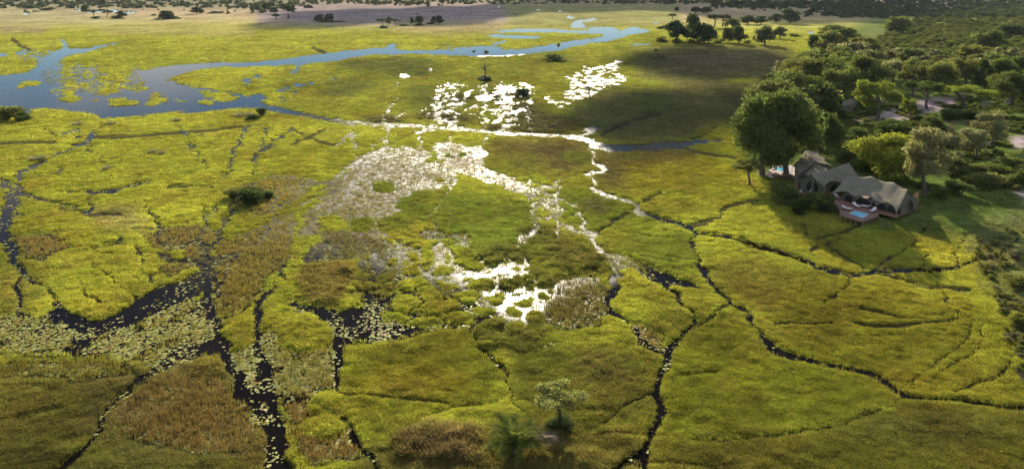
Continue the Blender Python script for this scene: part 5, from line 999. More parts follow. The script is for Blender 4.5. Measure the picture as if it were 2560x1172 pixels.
# ------------------------------------------------------------------ the tented lodge
DZ = 1.3                                                  # deck height
canvas_m, n, l = new_mat("tent_canvas")
out = n.new("ShaderNodeOutputMaterial"); d = n.new("ShaderNodeBsdfDiffuse"); t = n.new("ShaderNodeBsdfTranslucent"); mxs = n.new("ShaderNodeMixShader"); mxs.inputs[0].default_value = .12
tc = n.new("ShaderNodeTexCoord"); n1 = node(n, "ShaderNodeTexNoise", Scale=.7, Detail=6.0); wv_ = node(n, "ShaderNodeTexWave", Scale=.35, Distortion=.5); l.new(tc.outputs["Object"], n1.inputs["Vector"]); l.new(tc.outputs["Object"], wv_.inputs["Vector"])
cr = n.new("ShaderNodeValToRGB"); cr.color_ramp.elements[0].position = .3; cr.color_ramp.elements[0].color = (.195, .178, .13, 1); cr.color_ramp.elements[1].position = .7; cr.color_ramp.elements[1].color = (.26, .236, .178, 1)
l.new(n1.outputs[0], cr.inputs[0]); l.new(cr.outputs[0], d.inputs[0]); l.new(cr.outputs[0], t.inputs[0]); l.new(d.outputs[0], mxs.inputs[1]); l.new(t.outputs[0], mxs.inputs[2]); l.new(mxs.outputs[0], out.inputs[0])
wall_m = simple_mat("canvas_wall", (.13, .115, .078), .9, .12, 1.5)
gauze_m = simple_mat("dark_gauze", (.018, .017, .015), .5, .3, 2.0)
timber_m = simple_mat("timber", (.20, .11, .065), .8, .3, 8.0)
pole_m = simple_mat("gum_pole", (.34, .24, .15), .8, .3, 8.0)
cush_m = simple_mat("cushion", (.62, .60, .58), .9, .06, 4.0)
white_m = simple_mat("white_canvas", (.72, .70, .68), .8, .05, 4.0)
orange_m = simple_mat("reed_screen", (.50, .21, .085), .8, .3, 14.0, .4)
stone_m = simple_mat("pale_render", (.62, .52, .44), .85, .12, 3.0)
ash_m = simple_mat("ash", (.10, .09, .085), .95, .3, 6.0)
rim_m = simple_mat("pool_rim", (.46, .44, .41), .6, .1, 4.0)
def deck_material():
    m, n, l = new_mat("deck_boards"); out = n.new("ShaderNodeOutputMaterial"); p = n.new("ShaderNodeBsdfPrincipled"); p.inputs["Roughness"].default_value = .55
    tc = n.new("ShaderNodeTexCoord"); mp = n.new("ShaderNodeMapping"); mp.inputs["Rotation"].default_value = (0, 0, .5); l.new(tc.outputs["Object"], mp.inputs["Vector"])
    br = n.new("ShaderNodeTexBrick"); br.inputs["Scale"].default_value = 1.0; br.inputs["Color1"].default_value = (.150, .066, .032, 1); br.inputs["Color2"].default_value = (.235, .112, .060, 1); br.inputs["Mortar"].default_value = (.05, .025, .015, 1)
    br.inputs["Mortar Size"].default_value = .012; br.inputs["Brick Width"].default_value = 3.2; br.inputs["Row Height"].default_value = .22; l.new(mp.outputs[0], br.inputs["Vector"])
    l.new(br.outputs["Color"], p.inputs["Base Color"]); b = node(n, "ShaderNodeBump", Strength=.4, Distance=.02); l.new(br.outputs["Fac"], b.inputs["Height"]); b.invert = True; l.new(b.outputs[0], p.inputs["Normal"]); l.new(p.outputs[0], out.inputs[0]); return m
deck_m = deck_material()
pool_m, n, l = new_mat("pool_water"); out = n.new("ShaderNodeOutputMaterial"); p = n.new("ShaderNodeBsdfPrincipled"); p.inputs["Base Color"].default_value = (.16, .56, .78, 1); p.inputs["Roughness"].default_value = .08; p.inputs["IOR"].default_value = 1.33
tc = n.new("ShaderNodeTexCoord"); n1 = node(n, "ShaderNodeTexNoise", Scale=2.5, Detail=2.0); l.new(tc.outputs["Object"], n1.inputs["Vector"]); b = node(n, "ShaderNodeBump", Strength=.15, Distance=.03); l.new(n1.outputs[0], b.inputs["Height"]); l.new(b.outputs[0], p.inputs["Normal"]); l.new(p.outputs[0], out.inputs[0])
teal_m = pool_m.copy(); teal_m.name = "small_pool_water"; teal_m.node_tree.nodes["Principled BSDF"].inputs["Base Color"].default_value = (.10, .52, .58, 1)

def prism(name, pts, z0, z1, mat, parent=None):
    """solid slab over a ground outline"""
    n_ = len(pts); V = [(p[0], p[1], z1) for p in pts] + [(p[0], p[1], z0) for p in pts]
    area = sum(pts[i][0] * pts[(i + 1) % n_][1] - pts[(i + 1) % n_][0] * pts[i][1] for i in range(n_))
    Fc = [list(range(n_)), list(range(2 * n_ - 1, n_ - 1, -1))] + [[i, i + n_, (i + 1) % n_ + n_, (i + 1) % n_] for i in range(n_)]
    if area < 0: Fc = [f[::-1] for f in Fc]
    me = bpy.data.meshes.new(name); me.from_pydata(V, [], Fc); return mobj(name, me, mat, parent)
def ring_prism(name, outer, inner, z0, z1, mat, parent=None):
    """slab with an opening, outer and inner outlines of equal count"""
    n_ = len(outer); V = [(*p[:2], z1) for p in outer] + [(*p[:2], z1) for p in inner] + [(*p[:2], z0) for p in outer] + [(*p[:2], z0) for p in inner]; Fc = []
    for i in range(n_):
        j = (i + 1) % n_; Fc += [[i, j, n_ + j, n_ + i], [2 * n_ + i, 3 * n_ + i, 3 * n_ + j, 2 * n_ + j], [i, 2 * n_ + i, 2 * n_ + j, j], [n_ + i, n_ + j, 3 * n_ + j, 3 * n_ + i]]
    me = bpy.data.meshes.new(name); me.from_pydata(V, [], Fc); return mobj(name, me, mat, parent)
def post(name, a, b, r, mat, parent, sides=7):
    v, f = tube_np([a, (np.array(a) + np.array(b)) / 2, b], [r, r * .95, r * .9], sides); return mobj(name, mesh_np(name, v, f, True), mat, parent)
def box(name, c, size, rz, mat, parent=None, tilt=0.0, bev=.02):
    bm = bmesh.new(); bmesh.ops.create_cube(bm, size=1.0); bmesh.ops.scale(bm, vec=size, verts=bm.verts)
    if bev: bmesh.ops.bevel(bm, geom=list(bm.edges), offset=min(bev, min(size) * .3), segments=1, affect='EDGES')
    me = bpy.data.meshes.new(name); bm.to_mesh(me); bm.free(); o = mobj(name, me, mat, parent); o.location = c; o.rotation_euler = (0, tilt, rz); return o
def lerp_path(pts, t):
    pts = np.asarray(pts, float); q = np.clip(t, 0, 1) * (len(pts) - 1); i = min(int(q), len(pts) - 2); f = q - i; return pts[i] * (1 - f) + pts[i + 1] * f
def canvas(name, ridge, eave, parent, scallop=0.0, n_sc=1, sag=.25, peak=.0, n_pk=0, nu=48, nv=12):
    """a stretched canvas slope between a ridge line and an eave with scalloped edge"""
    V = []
    for i in range(nu + 1):
        t = i / nu; r = lerp_path(ridge, t); e = lerp_path(eave, t).copy()
        if scallop: e[2] += scallop * abs(math.sin(math.pi * n_sc * t)) ** .8; 
        if scallop: e[:2] += (r[:2] - e[:2]) * .20 * abs(math.sin(math.pi * n_sc * t)) ** .8
        if n_pk: r[2] += peak * (abs(math.cos(math.pi * n_pk * t)) ** 3)
        for j in range(nv + 1):
            s_ = j / nv; p = r * (1 - s_) + e * s_; p[2] -= sag * 4 * s_ * (1 - s_) * (.75 + .25 * abs(math.sin(math.pi * max(n_pk, 1) * t))); V.append(p)
    Fc = [(i * (nv + 1) + j, (i + 1) * (nv + 1) + j, (i + 1) * (nv + 1) + j + 1, i * (nv + 1) + j + 1) for i in range(nu) for j in range(nv)]
    o = mobj(name, mesh_np(name, V, Fc, True), canvas_m, parent); s_ = o.modifiers.new("hem", 'SOLIDIFY'); s_.thickness = .04; return o
A3 = lambda *q: np.array(P(*q))
def wall_quad(name, a, b, z0, z1, mat, parent, th=.06):
    a, b = np.array(a[:2]), np.array(b[:2]); d_ = (b - a) / np.linalg.norm(b - a); n_ = np.array((-d_[1], d_[0])) * th
    return prism(name, [a - n_, b - n_, b + n_, a + n_], z0, z1, mat, parent)
def arch_panel(name, c, d_, w, z0, z1, mat, parent, off):
    """arched opening panel in a wall along unit vector d_"""
    pts = [(-w / 2, z0), (w / 2, z0)] + [(w / 2 * math.cos(a), z0 + (z1 - z0) * (.35 + .65 * math.sin(a))) for a in np.linspace(0, math.pi, 11)]
    nrm = np.array((d_[1], -d_[0])); V = []
    for k_ in (off, off + .05):
        for s_, z in pts: q = c + d_ * s_ + nrm * k_; V.append((q[0], q[1], z))
    m_ = len(pts); Fc = [list(range(m_)), list(range(2 * m_ - 1, m_ - 1, -1))] + [[i, i + m_, (i + 1) % m_ + m_, (i + 1) % m_] for i in range(m_)]
    me = bpy.data.meshes.new(name); me.from_pydata(V, [], Fc); return mobj(name, me, mat, parent)
def gable(name, apex, e1, e2, z0, mat, parent, th=.05):
    V = [np.array(apex), np.array(e1), np.array(e2)]; b1 = np.array((e1[0], e1[1], z0)); b2 = np.array((e2[0], e2[1], z0)); d_ = np.array(e2) - np.array(e1); n_ = np.cross(d_, (0, 0, 1)); n_ = n_ / np.linalg.norm(n_) * th
    ring = [V[0], V[1], b1, b2, V[2]]; VV = [p - n_ for p in ring] + [p + n_ for p in ring]; m_ = 5
    Fc = [list(range(m_)), list(range(2 * m_ - 1, m_ - 1, -1))] + [[i, i + m_, (i + 1) % m_ + m_, (i + 1) % m_] for i in range(m_)]
    me = bpy.data.meshes.new(name); me.from_pydata([tuple(v) for v in VV], [], Fc); return mobj(name, me, mat, parent)

# --- main tent
ridge = [A3(2120, 440, 5.2), A3(2180, 446, 5.3), A3(2235, 461, 5.3), A3(2270, 479, 5.2)]
eave = [A3(2074, 489, 2.3), A3(2132, 496, 2.2), A3(2190, 513, 2.15), A3(2241, 532, 2.1)]
back = [r * 2 - e + np.array((0, 0, -(r[2] - e[2]) * 2 + .5)) for r, e in zip(ridge, eave)]
for b_, r in zip(back, ridge): b_[2] = 2.9
main = tag(empty("main_tent", (ridge[1][0], ridge[1][1], 0)), "large olive canvas tent with scalloped eaves above the pool deck", "tent")
def par(o, root): o.parent = root; o.matrix_parent_inverse = Matrix.Translation(-root.location); return o
made = []
made.append(canvas("canopy", ridge, eave, None, .85, 3, .35, .38, 3)); made.append(canvas("back_canopy", ridge, back, None, .4, 3, .25, .38, 3))
dv = (eave[3] - eave[0])[:2]; dv = dv / np.linalg.norm(dv); nv_ = np.array((-dv[1], dv[0])); nv_ = nv_ if nv_[1] > 0 else -nv_
w0, w1 = eave[0][:2] + nv_ * 2.5 + dv * 1.5, eave[3][:2] + nv_ * 2.3 - dv * .3
made.append(wall_quad("front_wall", w0, w1, DZ, 2.75, wall_m, None)); L_ = np.linalg.norm(w1 - w0); wn_ = -nv_ if np.dot(np.array((dv[1], -dv[0])), nv_) < 0 else nv_
for i, (f_, w_) in enumerate(((.12, 2.2), (.37, 3.2), (.63, 3.2), (.88, 2.6))): made.append(arch_panel("window", w0 + (w1 - w0) * f_, dv, w_, DZ + .06, 2.7, gauze_m, None, .07))
bw0, bw1 = back[0][:2] - nv_ * .6, back[3][:2] - nv_ * .6
made.append(wall_quad("back_wall", bw0, bw1, DZ, 3.0, wall_m, None))
made.append(gable("end_wall", ridge[3] + np.array((*(-dv * .5), -.25)), (*(w1 - dv * .1), 2.7), (*(bw1 - dv * .1), 2.9), DZ, wall_m, None))
made.append(arch_panel("doorway", (w1 + bw1) / 2, nv_, 2.2, DZ + .1, 3.4, gauze_m, None, .10))
for e in eave: made.append(post("pole", (e[0], e[1], DZ - .1), (e[0], e[1], e[2] + .05), .06, pole_m, None))
for i in range(4): r = lerp_path(ridge, i / 3); made.append(post("ridge_pole", (r[0], r[1], DZ), (r[0], r[1], r[2] + .5), .07, pole_m, None))
fl = [w0 - nv_ * 2.7 - dv * .8, w1 - nv_ * 2.5 + dv * .4, bw1 + dv * .4, bw0 - dv * .8]
made.append(prism("floor", fl, DZ - .16, DZ - .004, timber_m, None))
for q in made: par(q, main)
# --- central tent
A_, B_ = A3(2027, 435, 5.1), A3(2122, 407, 6.3); C0 = A3(2062, 469, 2.75); C1 = C0 + (B_ - A_) * 1.0; C1[2] = 3.0
Cb0 = A_ * 2 - C0; Cb0[2] = 3.0; Cb1 = B_ * 2 - C1; Cb1[2] = 3.4
cen = tag(empty("central_tent", (A_[0] + 3, A_[1] + 2, 0)), "olive canvas tent with the highest peak in the middle of the lodge", "tent"); made = []
made.append(canvas("canopy", [A_, (A_ + B_) / 2 - np.array((0, 0, .25)), B_], [C0, (C0 + C1) / 2, C1], None, .8, 2, .3)); made.append(canvas("back_canopy", [A_, (A_ + B_) / 2 - np.array((0, 0, .25)), B_], [Cb0, (Cb0 + Cb1) / 2, Cb1], None, .5, 2, .3))
cd = (B_ - A_)[:2]; cd = cd / np.linalg.norm(cd)
g1, g2 = np.array((*(C0[:2] + cd * .5), 2.95)), np.array((*(Cb0[:2] + cd * .5), 3.2)); ga = np.array((*(A_[:2] + cd * .5), 4.85))
made.append(gable("end_wall", ga, g1 + (ga - g1) * .12, g2 + (ga - g2) * .12, DZ, wall_m, None))
gd = (g2 - g1)[:2]; gd = gd / np.linalg.norm(gd); made.append(arch_panel("doorway", (g1[:2] + g2[:2]) / 2, gd, 2.6, DZ + .05, 3.5, gauze_m, None, -.14 if np.dot(np.array((gd[1], -gd[0])), cd) > 0 else .09))
fw0, fw1 = C0[:2] + cd * .8 + (A_[:2] - C0[:2]) * .3, C1[:2] + (B_[:2] - C1[:2]) * .3
made.append(wall_quad("front_wall", fw0, fw1, DZ, 2.85, wall_m, None)); made.append(arch_panel("window", fw0 + (fw1 - fw0) * .28, cd, 2.2, DZ + .1, 2.8, gauze_m, None, .08))
made.append(wall_quad("back_wall", Cb0[:2] + cd * .8 + (A_[:2] - Cb0[:2]) * .2, Cb1[:2] + (B_[:2] - Cb1[:2]) * .2, DZ, 3.3, wall_m, None))
for e in (C0, C1, Cb0, Cb1): made.append(post("pole", (e[0], e[1], DZ - .1), (e[0], e[1], e[2] + .05), .06, pole_m, None))
made.append(prism("floor", [C0[:2], C1[:2], Cb1[:2], Cb0[:2]], DZ - .17, DZ - .008, timber_m, None))
for q in made: par(q, cen)
# --- rear and small tents
def gabled_tent(name, label, r0, r1, le0, le1, re0, re1, sag=.25):
    root = tag(empty(name, (r0[0], r0[1], 0)), label, "tent"); made = [canvas("canopy", [r0, r1], [le0, le1], None, .3, 2, sag, 0, 0, 24), canvas("back_canopy", [r0, r1], [re0, re1], None, .3, 2, sag, 0, 0, 24)]
    d_ = (r1 - r0)[:2]; d_ = d_ / np.linalg.norm(d_)
    for s_, ap, a_, b_ in ((-1, r1, le1, re1), (1, r0, le0, re0)):
        o3 = np.array((*(s_ * d_ * .5), 0)); m_ = ap + o3 - (0, 0, .3); made.append(gable("end_wall", m_, a_ + o3 + (ap - a_) * .18, b_ + o3 + (ap - b_) * .18, DZ, wall_m, None))
    for q0, q1 in ((le0, le1), (re0, re1)): made.append(wall_quad("side_wall", q0[:2] + (r0 - q0)[:2] * .18 + d_ * .6, q1[:2] + (r1 - q1)[:2] * .18 - d_ * .6, DZ, 3.3, wall_m, None))
    for e in (le0, le1, re0, re1): made.append(post("pole", (e[0], e[1], DZ - .2), (e[0], e[1], e[2] + .05), .06, pole_m, None))
    gd = (re1 - le1)[:2]; w_ = np.linalg.norm(gd); gd = gd / w_; c_ = (le1 + re1)[:2] / 2 - d_ * .5; sgn = 1 if np.dot(np.array((gd[1], -gd[0])), d_) > 0 else -1
    made.append(arch_panel("doorway", c_, gd, w_ * .4, DZ + .05, 3.6, gauze_m, None, .08 if sgn > 0 else -.13))
    made.append(prism("floor", [le0[:2], le1[:2], re1[:2], re0[:2]], DZ - .18, DZ - .012, timber_m, None))
    for q in made: par(q, root)
    return root
R0, R1 = A3(2015, 375, 5.6), A3(2037, 404, 5.4); E0, E1 = A3(2047, 379, 3.4), A3(2082, 414, 3.2); LE0, LE1 = R0 * 2 - E0, R1 * 2 - E1; LE0[2] = LE1[2] = 3.4
gabled_tent("rear_tent", "olive tent with a pitched roof behind the tallest tree", R0, R1, LE0, LE1, E0, E1)
M0, M1 = A3(2037, 407, 4.9), A3(2054, 432, 4.8); ml, mr_ = A3(2007, 439, 3.2) - M0, A3(2072, 419, 3.2) - M0
gabled_tent("small_tent", "small olive canopy wedged between rear tent and central tent", M0, M1, M0 + ml, M1 + ml * .8, M0 + mr_, M1 + mr_ * .8, .15)
K0, K1 = A3(2138, 246, 4.6), A3(2108, 252, 4.6); kl, kr = A3(2100, 276, 2.2) - K1, A3(2112, 252, 2.6) - K1; kr[2] = kl[2]
kr = np.array((-kl[0], -kl[1], kl[2]))
gabled_tent("hidden_tent", "dark guest tent half hidden under the trees behind the lodge", K0, K1, K0 + kl, K1 + kl, K0 + kr, K1 + kr)
hp_ = A3(2522, 262, .4); hut = tag(empty("hut", (hp_[0], hp_[1], 0)), "small pale thatched hut at the right end of the clearing", "hut")
hw_ = 18 * hp_[1] / F
v, f = join_np([tube_np([(0, 0, 0), (0, 0, 1.6)], [hw_ * .42, hw_ * .42], 14)]); mobj("wall", mesh_np("hut_wall", v, f, True), stone_m, hut)
v, f = tube_np([(0, 0, 1.5), (0, 0, 2.4), (0, 0, 3.2)], [hw_ * .62, hw_ * .32, .05], 16); mobj("thatch", mesh_np("hut_roof", v, f, True), simple_mat("thatch", (.34, .27, .20), .95, .3, 9.0, .6), hut)
# --- pool deck
D = lambda u, v: np.array(P(u, v, DZ))[:2]
outl = [D(2071, 489), D(2085, 508), D(2099, 523), D(2102, 538), D(2140, 550), D(2157, 554), D(2195, 539), D(2197, 526), D(2242, 537), D(2246, 532), D(2200, 515), D(2130, 494)]
deck = tag(empty("pool_deck", (outl[3][0], outl[3][1], 0)), "red brown plank deck on stilts with a square pool before the main tent", "deck"); made = []
pq = [D(2124, 534), D(2137, 527), D(2171, 535), D(2157, 544)]
hole = lambda k_: [np.array(c) + (np.array(c) - sum(map(np.array, pq)) / 4) * k_ for c in pq]
big4 = [D(2102, 538), D(2113, 524), D(2197, 530), D(2157, 554)]
made.append(ring_prism("pool_surround", [outl[3], (D(2112, 522)), outl[6] * .45 + outl[7] * .55, outl[5]], hole(.10), DZ - .13, DZ + .004, deck_m, None))
made.append(prism("deck_boards", [outl[0], outl[1], outl[2], outl[3], D(2112, 522), outl[6] * .45 + outl[7] * .55, outl[7], outl[8], outl[9], outl[10], outl[11]], DZ - .13, DZ, deck_m, None))
made.append(prism("deck_boards", [outl[3], outl[5], outl[4]], DZ - .13, DZ - .002, deck_m, None)); made.append(prism("deck_boards", [outl[5], outl[6], outl[6] * .45 + outl[7] * .55], DZ - .13, DZ - .003, deck_m, None))
ring_pts = outl[:9]
for a_, b_ in zip(ring_pts[:-1], ring_pts[1:]):
    n_ = max(1, int(np.linalg.norm(b_ - a_) / 1.1))
    made.append(post("edge_beam", (a_[0], a_[1], DZ - .2), (b_[0], b_[1], DZ - .2), .07, timber_m, None, 4))
    for i in range(n_): q = a_ + (b_ - a_) * i / n_; made.append(post("stilt", (q[0], q[1], -.6), (q[0], q[1], DZ - .14), .075, pole_m, None))
rail = [D(2132, 497), D(2190, 514), D(2243, 533)]
for a_, b_ in zip(rail[:-1], rail[1:]):
    made.append(post("rail", (a_[0], a_[1], DZ + .75), (b_[0], b_[1], DZ + .75), .045, timber_m, None, 4))
    for i in range(5): q = a_ + (b_ - a_) * i / 5; made.append(post("rail_post", (q[0], q[1], DZ - .1), (q[0], q[1], DZ + .75), .035, timber_m, None, 5))
for q in made: par(q, deck)
pool = tag(empty("plunge_pool", (*((pq[0] + pq[2]) / 2), 0)), "bright blue square plunge pool set in the main deck", "pool"); made = [prism("pool_water", pq, DZ - .9, DZ - .07, pool_m, None), ring_prism("pool_rim", hole(.10), hole(-.02), DZ - .9, DZ + .03, rim_m, None)]
for q in made: par(q, pool)
# right end of the deck: reed screen, walkway
sc0, sc1 = A3(2277, 519, 1.0), A3(2296, 503, 1.0); scr = tag(empty("reed_screen", (sc0[0], sc0[1], 0)), "orange reed privacy screen on posts at the right end of the lodge", "screen"); made = []
for i in range(9):
    t_ = i / 8; q = sc0 * (1 - t_) + sc1 * t_; q2 = sc0 * (1 - min(1, t_ + .118)) + sc1 * min(1, t_ + .118)
    if i < 8: made.append(wall_quad("slat_panel", q[:2], q2[:2], .9 + .05 * (i % 2), 2.9 + .08 * ((i * 7) % 3), orange_m, None, .04 + .008 * (i % 2)))
    if i % 2 == 0: made.append(post("post", (q[0], q[1], -.3), (q[0], q[1], 3.1), .06, pole_m, None))
for q in made: par(q, scr)
wk = [D(2243, 536), D(2276, 524), D(2298, 505), D(2270, 498)]
walk = tag(empty("side_walkway", (*wk[0], 0)), "narrow plank walkway on stilts round the right end of the main tent", "walkway"); made = [prism("deck_boards", wk, DZ - .22, DZ - .17, deck_m, None)]
for a_, b_ in zip(wk[:2], wk[1:3]):
    for i in range(5): q = a_ + (b_ - a_) * i / 5; made.append(post("stilt", (q[0], q[1], -.5), (q[0], q[1], DZ - .23), .07, pole_m, None))
for q in made: par(q, walk)
# loungers, chairs, tables
def lounger(u, v, rz, label):
    p = P(u, v, DZ); r = tag(empty("sun_lounger", p, rz), label, "sun lounger", "sun loungers round the plunge pool")
    box("frame", (0, 0, .22), (2.0, .72, .08), 0, timber_m, r); box("mattress", (-.3, 0, .32), (1.35, .66, .12), 0, cush_m, r); box("backrest", (.62, 0, .48), (.75, .66, .10), 0, cush_m, r, -.55)
    for sx in (-.85, .85):
        for sy in (-.28, .28): box("leg", (sx, sy, .09), (.07, .07, .18), 0, timber_m, r, 0, 0)
lounger(2117, 524, 2.35, "grey cushioned lounger left of the plunge pool"); lounger(2141, 517, 1.75, "grey cushioned lounger behind the plunge pool's back corner"); lounger(2165, 519, -.75, "grey cushioned lounger right behind the plunge pool by the tent wall"); lounger(2183, 529, .75, "grey cushioned lounger at the right edge of the pool deck")
def chair(u, v, rz, label, group=None, z=DZ, mat=None):
    mat = mat or white_m; p = P(u, v, z); r = tag(empty("deck_chair", p, rz), label, "chair", group)
    box("seat", (0, 0, .42), (.6, .6, .08), 0, mat, r); box("backrest", (-.3, 0, .72), (.08, .6, .6), 0, mat, r, -.18)
    for sx in (-.25, .25):
        for sy in (-.25, .25): box("leg", (sx, sy, .20), (.05, .05, .40), 0, timber_m, r, 0, 0)
chair(2089, 491, .3, "white deck chair nearest the main tent's left corner"); chair(2092, 498, .9, "white deck chair in front of the corner chair on the main deck"); chair(2113, 498, 2.6, "white deck chair right of the little table on the main deck")
p = P(2103, 497, DZ); tb = tag(empty("side_table", p), "little round table between white chairs on the main deck", "table"); v, f = tube_np([(0, 0, .48), (0, 0, .53)], [.42, .42], 16); V2 = np.vstack([v, [(0, 0, .53)]]); mobj("table_top", mesh_np("table_top", np.vstack([v]), f), timber_m, tb); prism("top_board", [(.42 * math.cos(a), .42 * math.sin(a)) for a in np.linspace(0, 6.283, 17)[:-1]], .50, .545, timber_m, tb); post("leg", (0, 0, 0), (0, 0, .5), .05, timber_m, tb)
# round deck with fire bowl
rc = P(2007, 480, 1.0); rd = tag(empty("round_deck", (rc.x, rc.y, 0)), "round plank deck on stilts beside the central tent", "deck"); R_ = 2.15
prism("deck_boards", [(R_ * math.cos(a), R_ * math.sin(a)) for a in np.linspace(0, 6.283, 29)[:-1]], .86, 1.0, deck_m, rd)
for a in np.linspace(0, 6.283, 15)[:-1]: post("stilt", (1.95 * math.cos(a), 1.95 * math.sin(a), -.5), (1.95 * math.cos(a), 1.95 * math.sin(a), .85), .07, pole_m, rd)
fb = tag(empty("fire_bowl", (rc.x, rc.y, 1.0)), "dark fire bowl in the centre of the round deck", "fire pit"); v, f = tube_np([(0, 0, 0), (0, 0, .18), (0, 0, .30)], [.28, .48, .52], 16); mobj("bowl", mesh_np("bowl", v, f, True), ash_m, fb); prism("ash_bed", [(.46 * math.cos(a), .46 * math.sin(a)) for a in np.linspace(0, 6.283, 15)[:-1]], .18, .24, ash_m, fb)
for i, a in enumerate((.4, 1.3, 2.2, 3.1, 4.1, 5.6)):
    r = tag(empty("fireside_chair", (rc.x + 1.45 * math.cos(a), rc.y + 1.45 * math.sin(a), 1.0), a + math.pi), "pale canvas chair round the fire bowl, " + ("rightmost one", "back right one", "back left one", "leftmost one", "front left one", "front right one")[i], "chair", "chairs round the fire bowl")
    box("seat", (0, 0, .36), (.52, .5, .07), 0, white_m, r); box("backrest", (-.26, 0, .62), (.07, .5, .5), 0, white_m, r, -.2)
    for sx in (-.2, .2):
        for sy in (-.2, .2): box("leg", (sx, sy, .17), (.05, .05, .34), 0, timber_m, r, 0, 0)
lk = [D(2003, 468), D(2018, 478), D(2040, 474), D(2052, 482), D(2062, 478), D(2030, 450), D(2012, 445), D(2000, 452)]
ld = tag(empty("link_deck", (*lk[0], 0)), "plank deck linking the round deck with the central tent", "deck"); made = [prism("deck_boards", lk, DZ - .15, DZ - .02, deck_m, None)]
for a_, b_ in ((lk[1], lk[2]), (lk[2], lk[3])):
    for i in range(3): q = a_ + (b_ - a_) * i / 3; made.append(post("stilt", (q[0], q[1], -.5), (q[0], q[1], DZ - .16), .07, pole_m, None))
for q in made: par(q, ld)
# small pool under the big trees
d2 = [D(1908, 434), D(1918, 424), D(1940, 412), D(1975, 410), D(2003, 428), D(2012, 446), D(1998, 454), D(1975, 440), D(1952, 446), D(1928, 447)]
p2 = [D(1935, 424), D(1940, 417), D(1960, 419), D(1957, 429)]; c2 = sum(p2) / 4; grow = lambda k_: [q + (q - c2) * k_ for q in p2]
dk2 = tag(empty("shaded_deck", (*d2[0], 0)), "plank deck round the small teal pool under the two big trees", "deck"); made = []
made.append(ring_prism("pool_surround", [D(1912, 440), D(1935, 411), D(1978, 413), D(1965, 444)], grow(.08), DZ - .13, DZ, deck_m, None)); made.append(prism("deck_boards", [D(1978, 413), D(2003, 428), D(2012, 446), D(1998, 454), D(1975, 440), D(1966, 443)], DZ - .13, DZ - .006, deck_m, None))
for i in range(6): q = D(1912, 440) * (1 - i / 5) + D(1965, 444) * i / 5; made.append(post("stilt", (q[0], q[1], -.4), (q[0], q[1], DZ - .14), .07, pole_m, None))
made.append(post("kerb", (*D(1914, 438), DZ + .12), (*D(1934, 446), DZ + .12), .14, stone_m, None, 5))
for q in made: par(q, dk2)
sp = tag(empty("small_pool", (*c2, 0)), "small teal pool seen between the trunks of the two big trees", "pool"); made = [prism("pool_water", p2, DZ - .8, DZ - .06, teal_m, None), ring_prism("pool_rim", grow(.08), grow(-.02), DZ - .8, DZ + .05, stone_m, None)]
for q in made: par(q, sp)
chair(1993, 437, 2.4, "white chair on the shaded deck by the rear tent", None); chair(2000, 444, 3.0, "white chair at the front edge of the shaded deck", None)
# ------------------------------------------------------------------ clouds above the plain, added shade veils, haze
cloud_m, n, l = new_mat("cloud"); out = n.new("ShaderNodeOutputMaterial"); d = n.new("ShaderNodeBsdfDiffuse"); d.inputs[0].default_value = (.9, .9, .92, 1); t = n.new("ShaderNodeBsdfTranslucent"); t.inputs[0].default_value = (.9, .9, .92, 1); mxs = n.new("ShaderNodeMixShader"); mxs.inputs[0].default_value = .5
l.new(d.outputs[0], mxs.inputs[1]); l.new(t.outputs[0], mxs.inputs[2])
tr_ = n.new("ShaderNodeBsdfTransparent"); vm_ = n.new("ShaderNodeMixShader"); vm_.inputs[0].default_value = .68; l.new(tr_.outputs[0], vm_.inputs[1]); l.new(mxs.outputs[0], vm_.inputs[2]); l.new(vm_.outputs[0], out.inputs[0])
bm = bmesh.new(); bmesh.ops.create_icosphere(bm, subdivisions=3, radius=1.0); IV = np.array([v.co[:] for v in bm.verts]); IF = np.array([[v.index for v in f.verts] for f in bm.faces]); bm.free()
veil_m = cloud_m.copy(); veil_m.name = "added_shade_veil"; [q for q in veil_m.node_tree.nodes if q.type == 'MIX_SHADER' and abs(q.inputs[0].default_value - .68) < .01][0].inputs[0].default_value = .08  # material of the unseen veils added to dim the near edge
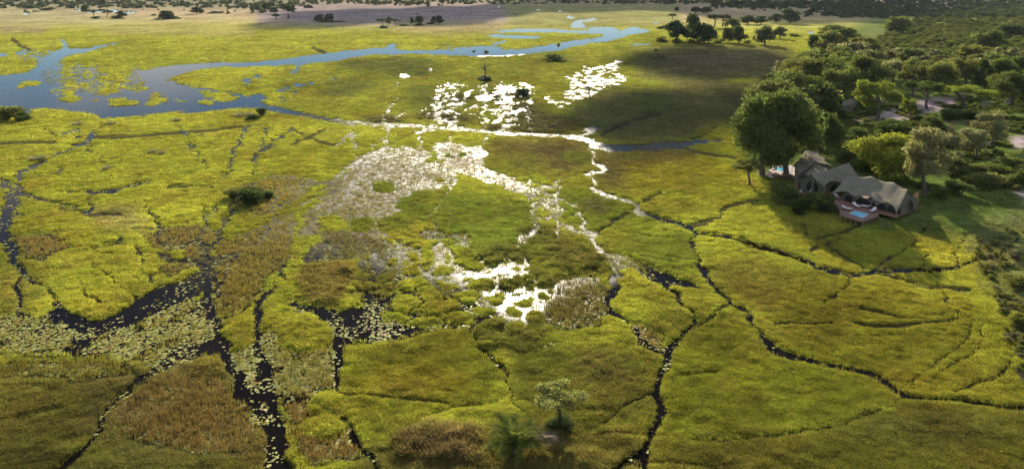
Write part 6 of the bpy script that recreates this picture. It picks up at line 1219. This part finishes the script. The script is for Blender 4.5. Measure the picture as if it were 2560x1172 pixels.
def cloud(pts, cnt, r0, r1, alt, seed, mat=None):
    g = random.Random(seed); parts = []; us_ = [p[0] for p in pts]; vs_ = [p[1] for p in pts]; tries = 0
    off = np.array(sun_dir) * (alt / sun_dir.z)
    ys = [float(P(0, v).y) for v in vs_]
    while len(parts) < cnt and tries < 20000:
        tries += 1; u = g.uniform(min(us_), max(us_)); y_ = g.uniform(min(ys), max(ys)); v = V0 + H * F / y_
        if not inside(u, v, pts): continue
        c = np.array(P(u, v)) + off; r = g.uniform(r0, r1)
        w = 1 + .35 * (fbm(IV[:, 0] * 2 + len(parts) * 3.1, IV[:, 1] * 2 + IV[:, 2] * 1.7, seed, 3) - .5) * 2
        V = IV * w[:, None] * np.array((r, r * 1.5, r * .38)); V[:, 2] = np.where(V[:, 2] < 0, V[:, 2] * .45, V[:, 2])
        parts.append((V + c + np.array((0, 0, g.uniform(-.1, .4) * r)), IF))
    V, Fc = join_np(parts); o = mobj("cloud", mesh_np("cloud", V, Fc, True), mat or cloud_m); return tag(o, kind="structure")
cloud([(770, 22), (900, 26), (1180, 16), (1300, 24), (1240, 40), (1110, 50), (940, 58), (800, 54), (740, 42)], 60, 25, 60, 620, 3)
cloud([(1290, 2), (1700, 6), (1720, 20), (1500, 22), (1290, 20)], 30, 50, 110, 760, 4)
cloud([(1700, 8), (2100, 4), (2420, 8), (2300, 34), (2160, 54), (2000, 56), (1860, 56), (1800, 40), (1700, 34)], 80, 30, 75, 700, 5)
cloud([(1590, 142), (1700, 121), (1950, 128), (1950, 165), (1890, 185), (1720, 190), (1600, 182)], 34, 10, 22, 480, 6)
cloud([(1530, 232), (1720, 228), (1900, 215), (1850, 270), (1760, 320), (1560, 345), (1450, 300), (1440, 275)], 40, 8, 17, 480, 7)
cloud([(-300, 900), (200, 930), (420, 1010), (700, 1100), (1100, 1130), (1500, 1120), (1500, 1400), (-300, 1400)], 14, 4, 8, 480, 8, veil_m)  # unseen veil added to darken the near left and middle
cloud([(1750, 1130), (2250, 1060), (2700, 1060), (2700, 1400), (1750, 1400)], 10, 4, 8, 480, 9, veil_m)  # unseen veil added to darken the near right corner
haze_m = bpy.data.materials.new("haze"); haze_m.use_nodes = True; n, l = haze_m.node_tree.nodes, haze_m.node_tree.links; n.clear(); out = n.new("ShaderNodeOutputMaterial"); pv = n.new("ShaderNodeVolumePrincipled")
pv.inputs["Color"].default_value = (.80, .88, 1.0, 1); pv.inputs["Density"].default_value = HAZE; pv.inputs["Anisotropy"].default_value = .35; l.new(pv.outputs[0], out.inputs["Volume"])
if HAZE > 0:
    bx_ = 52000; V = [(x_, y_, z_) for z_ in (-2.0, 62.0) for x_, y_ in ((-bx_, -600), (bx_, -600), (bx_, bx_), (-bx_, bx_))]
    hz = mobj("haze", mesh_np("haze", V, [[0, 3, 2, 1], [4, 5, 6, 7], [0, 1, 5, 4], [1, 2, 6, 5], [2, 3, 7, 6], [3, 0, 4, 7]]), haze_m); tag(hz, kind="stuff")
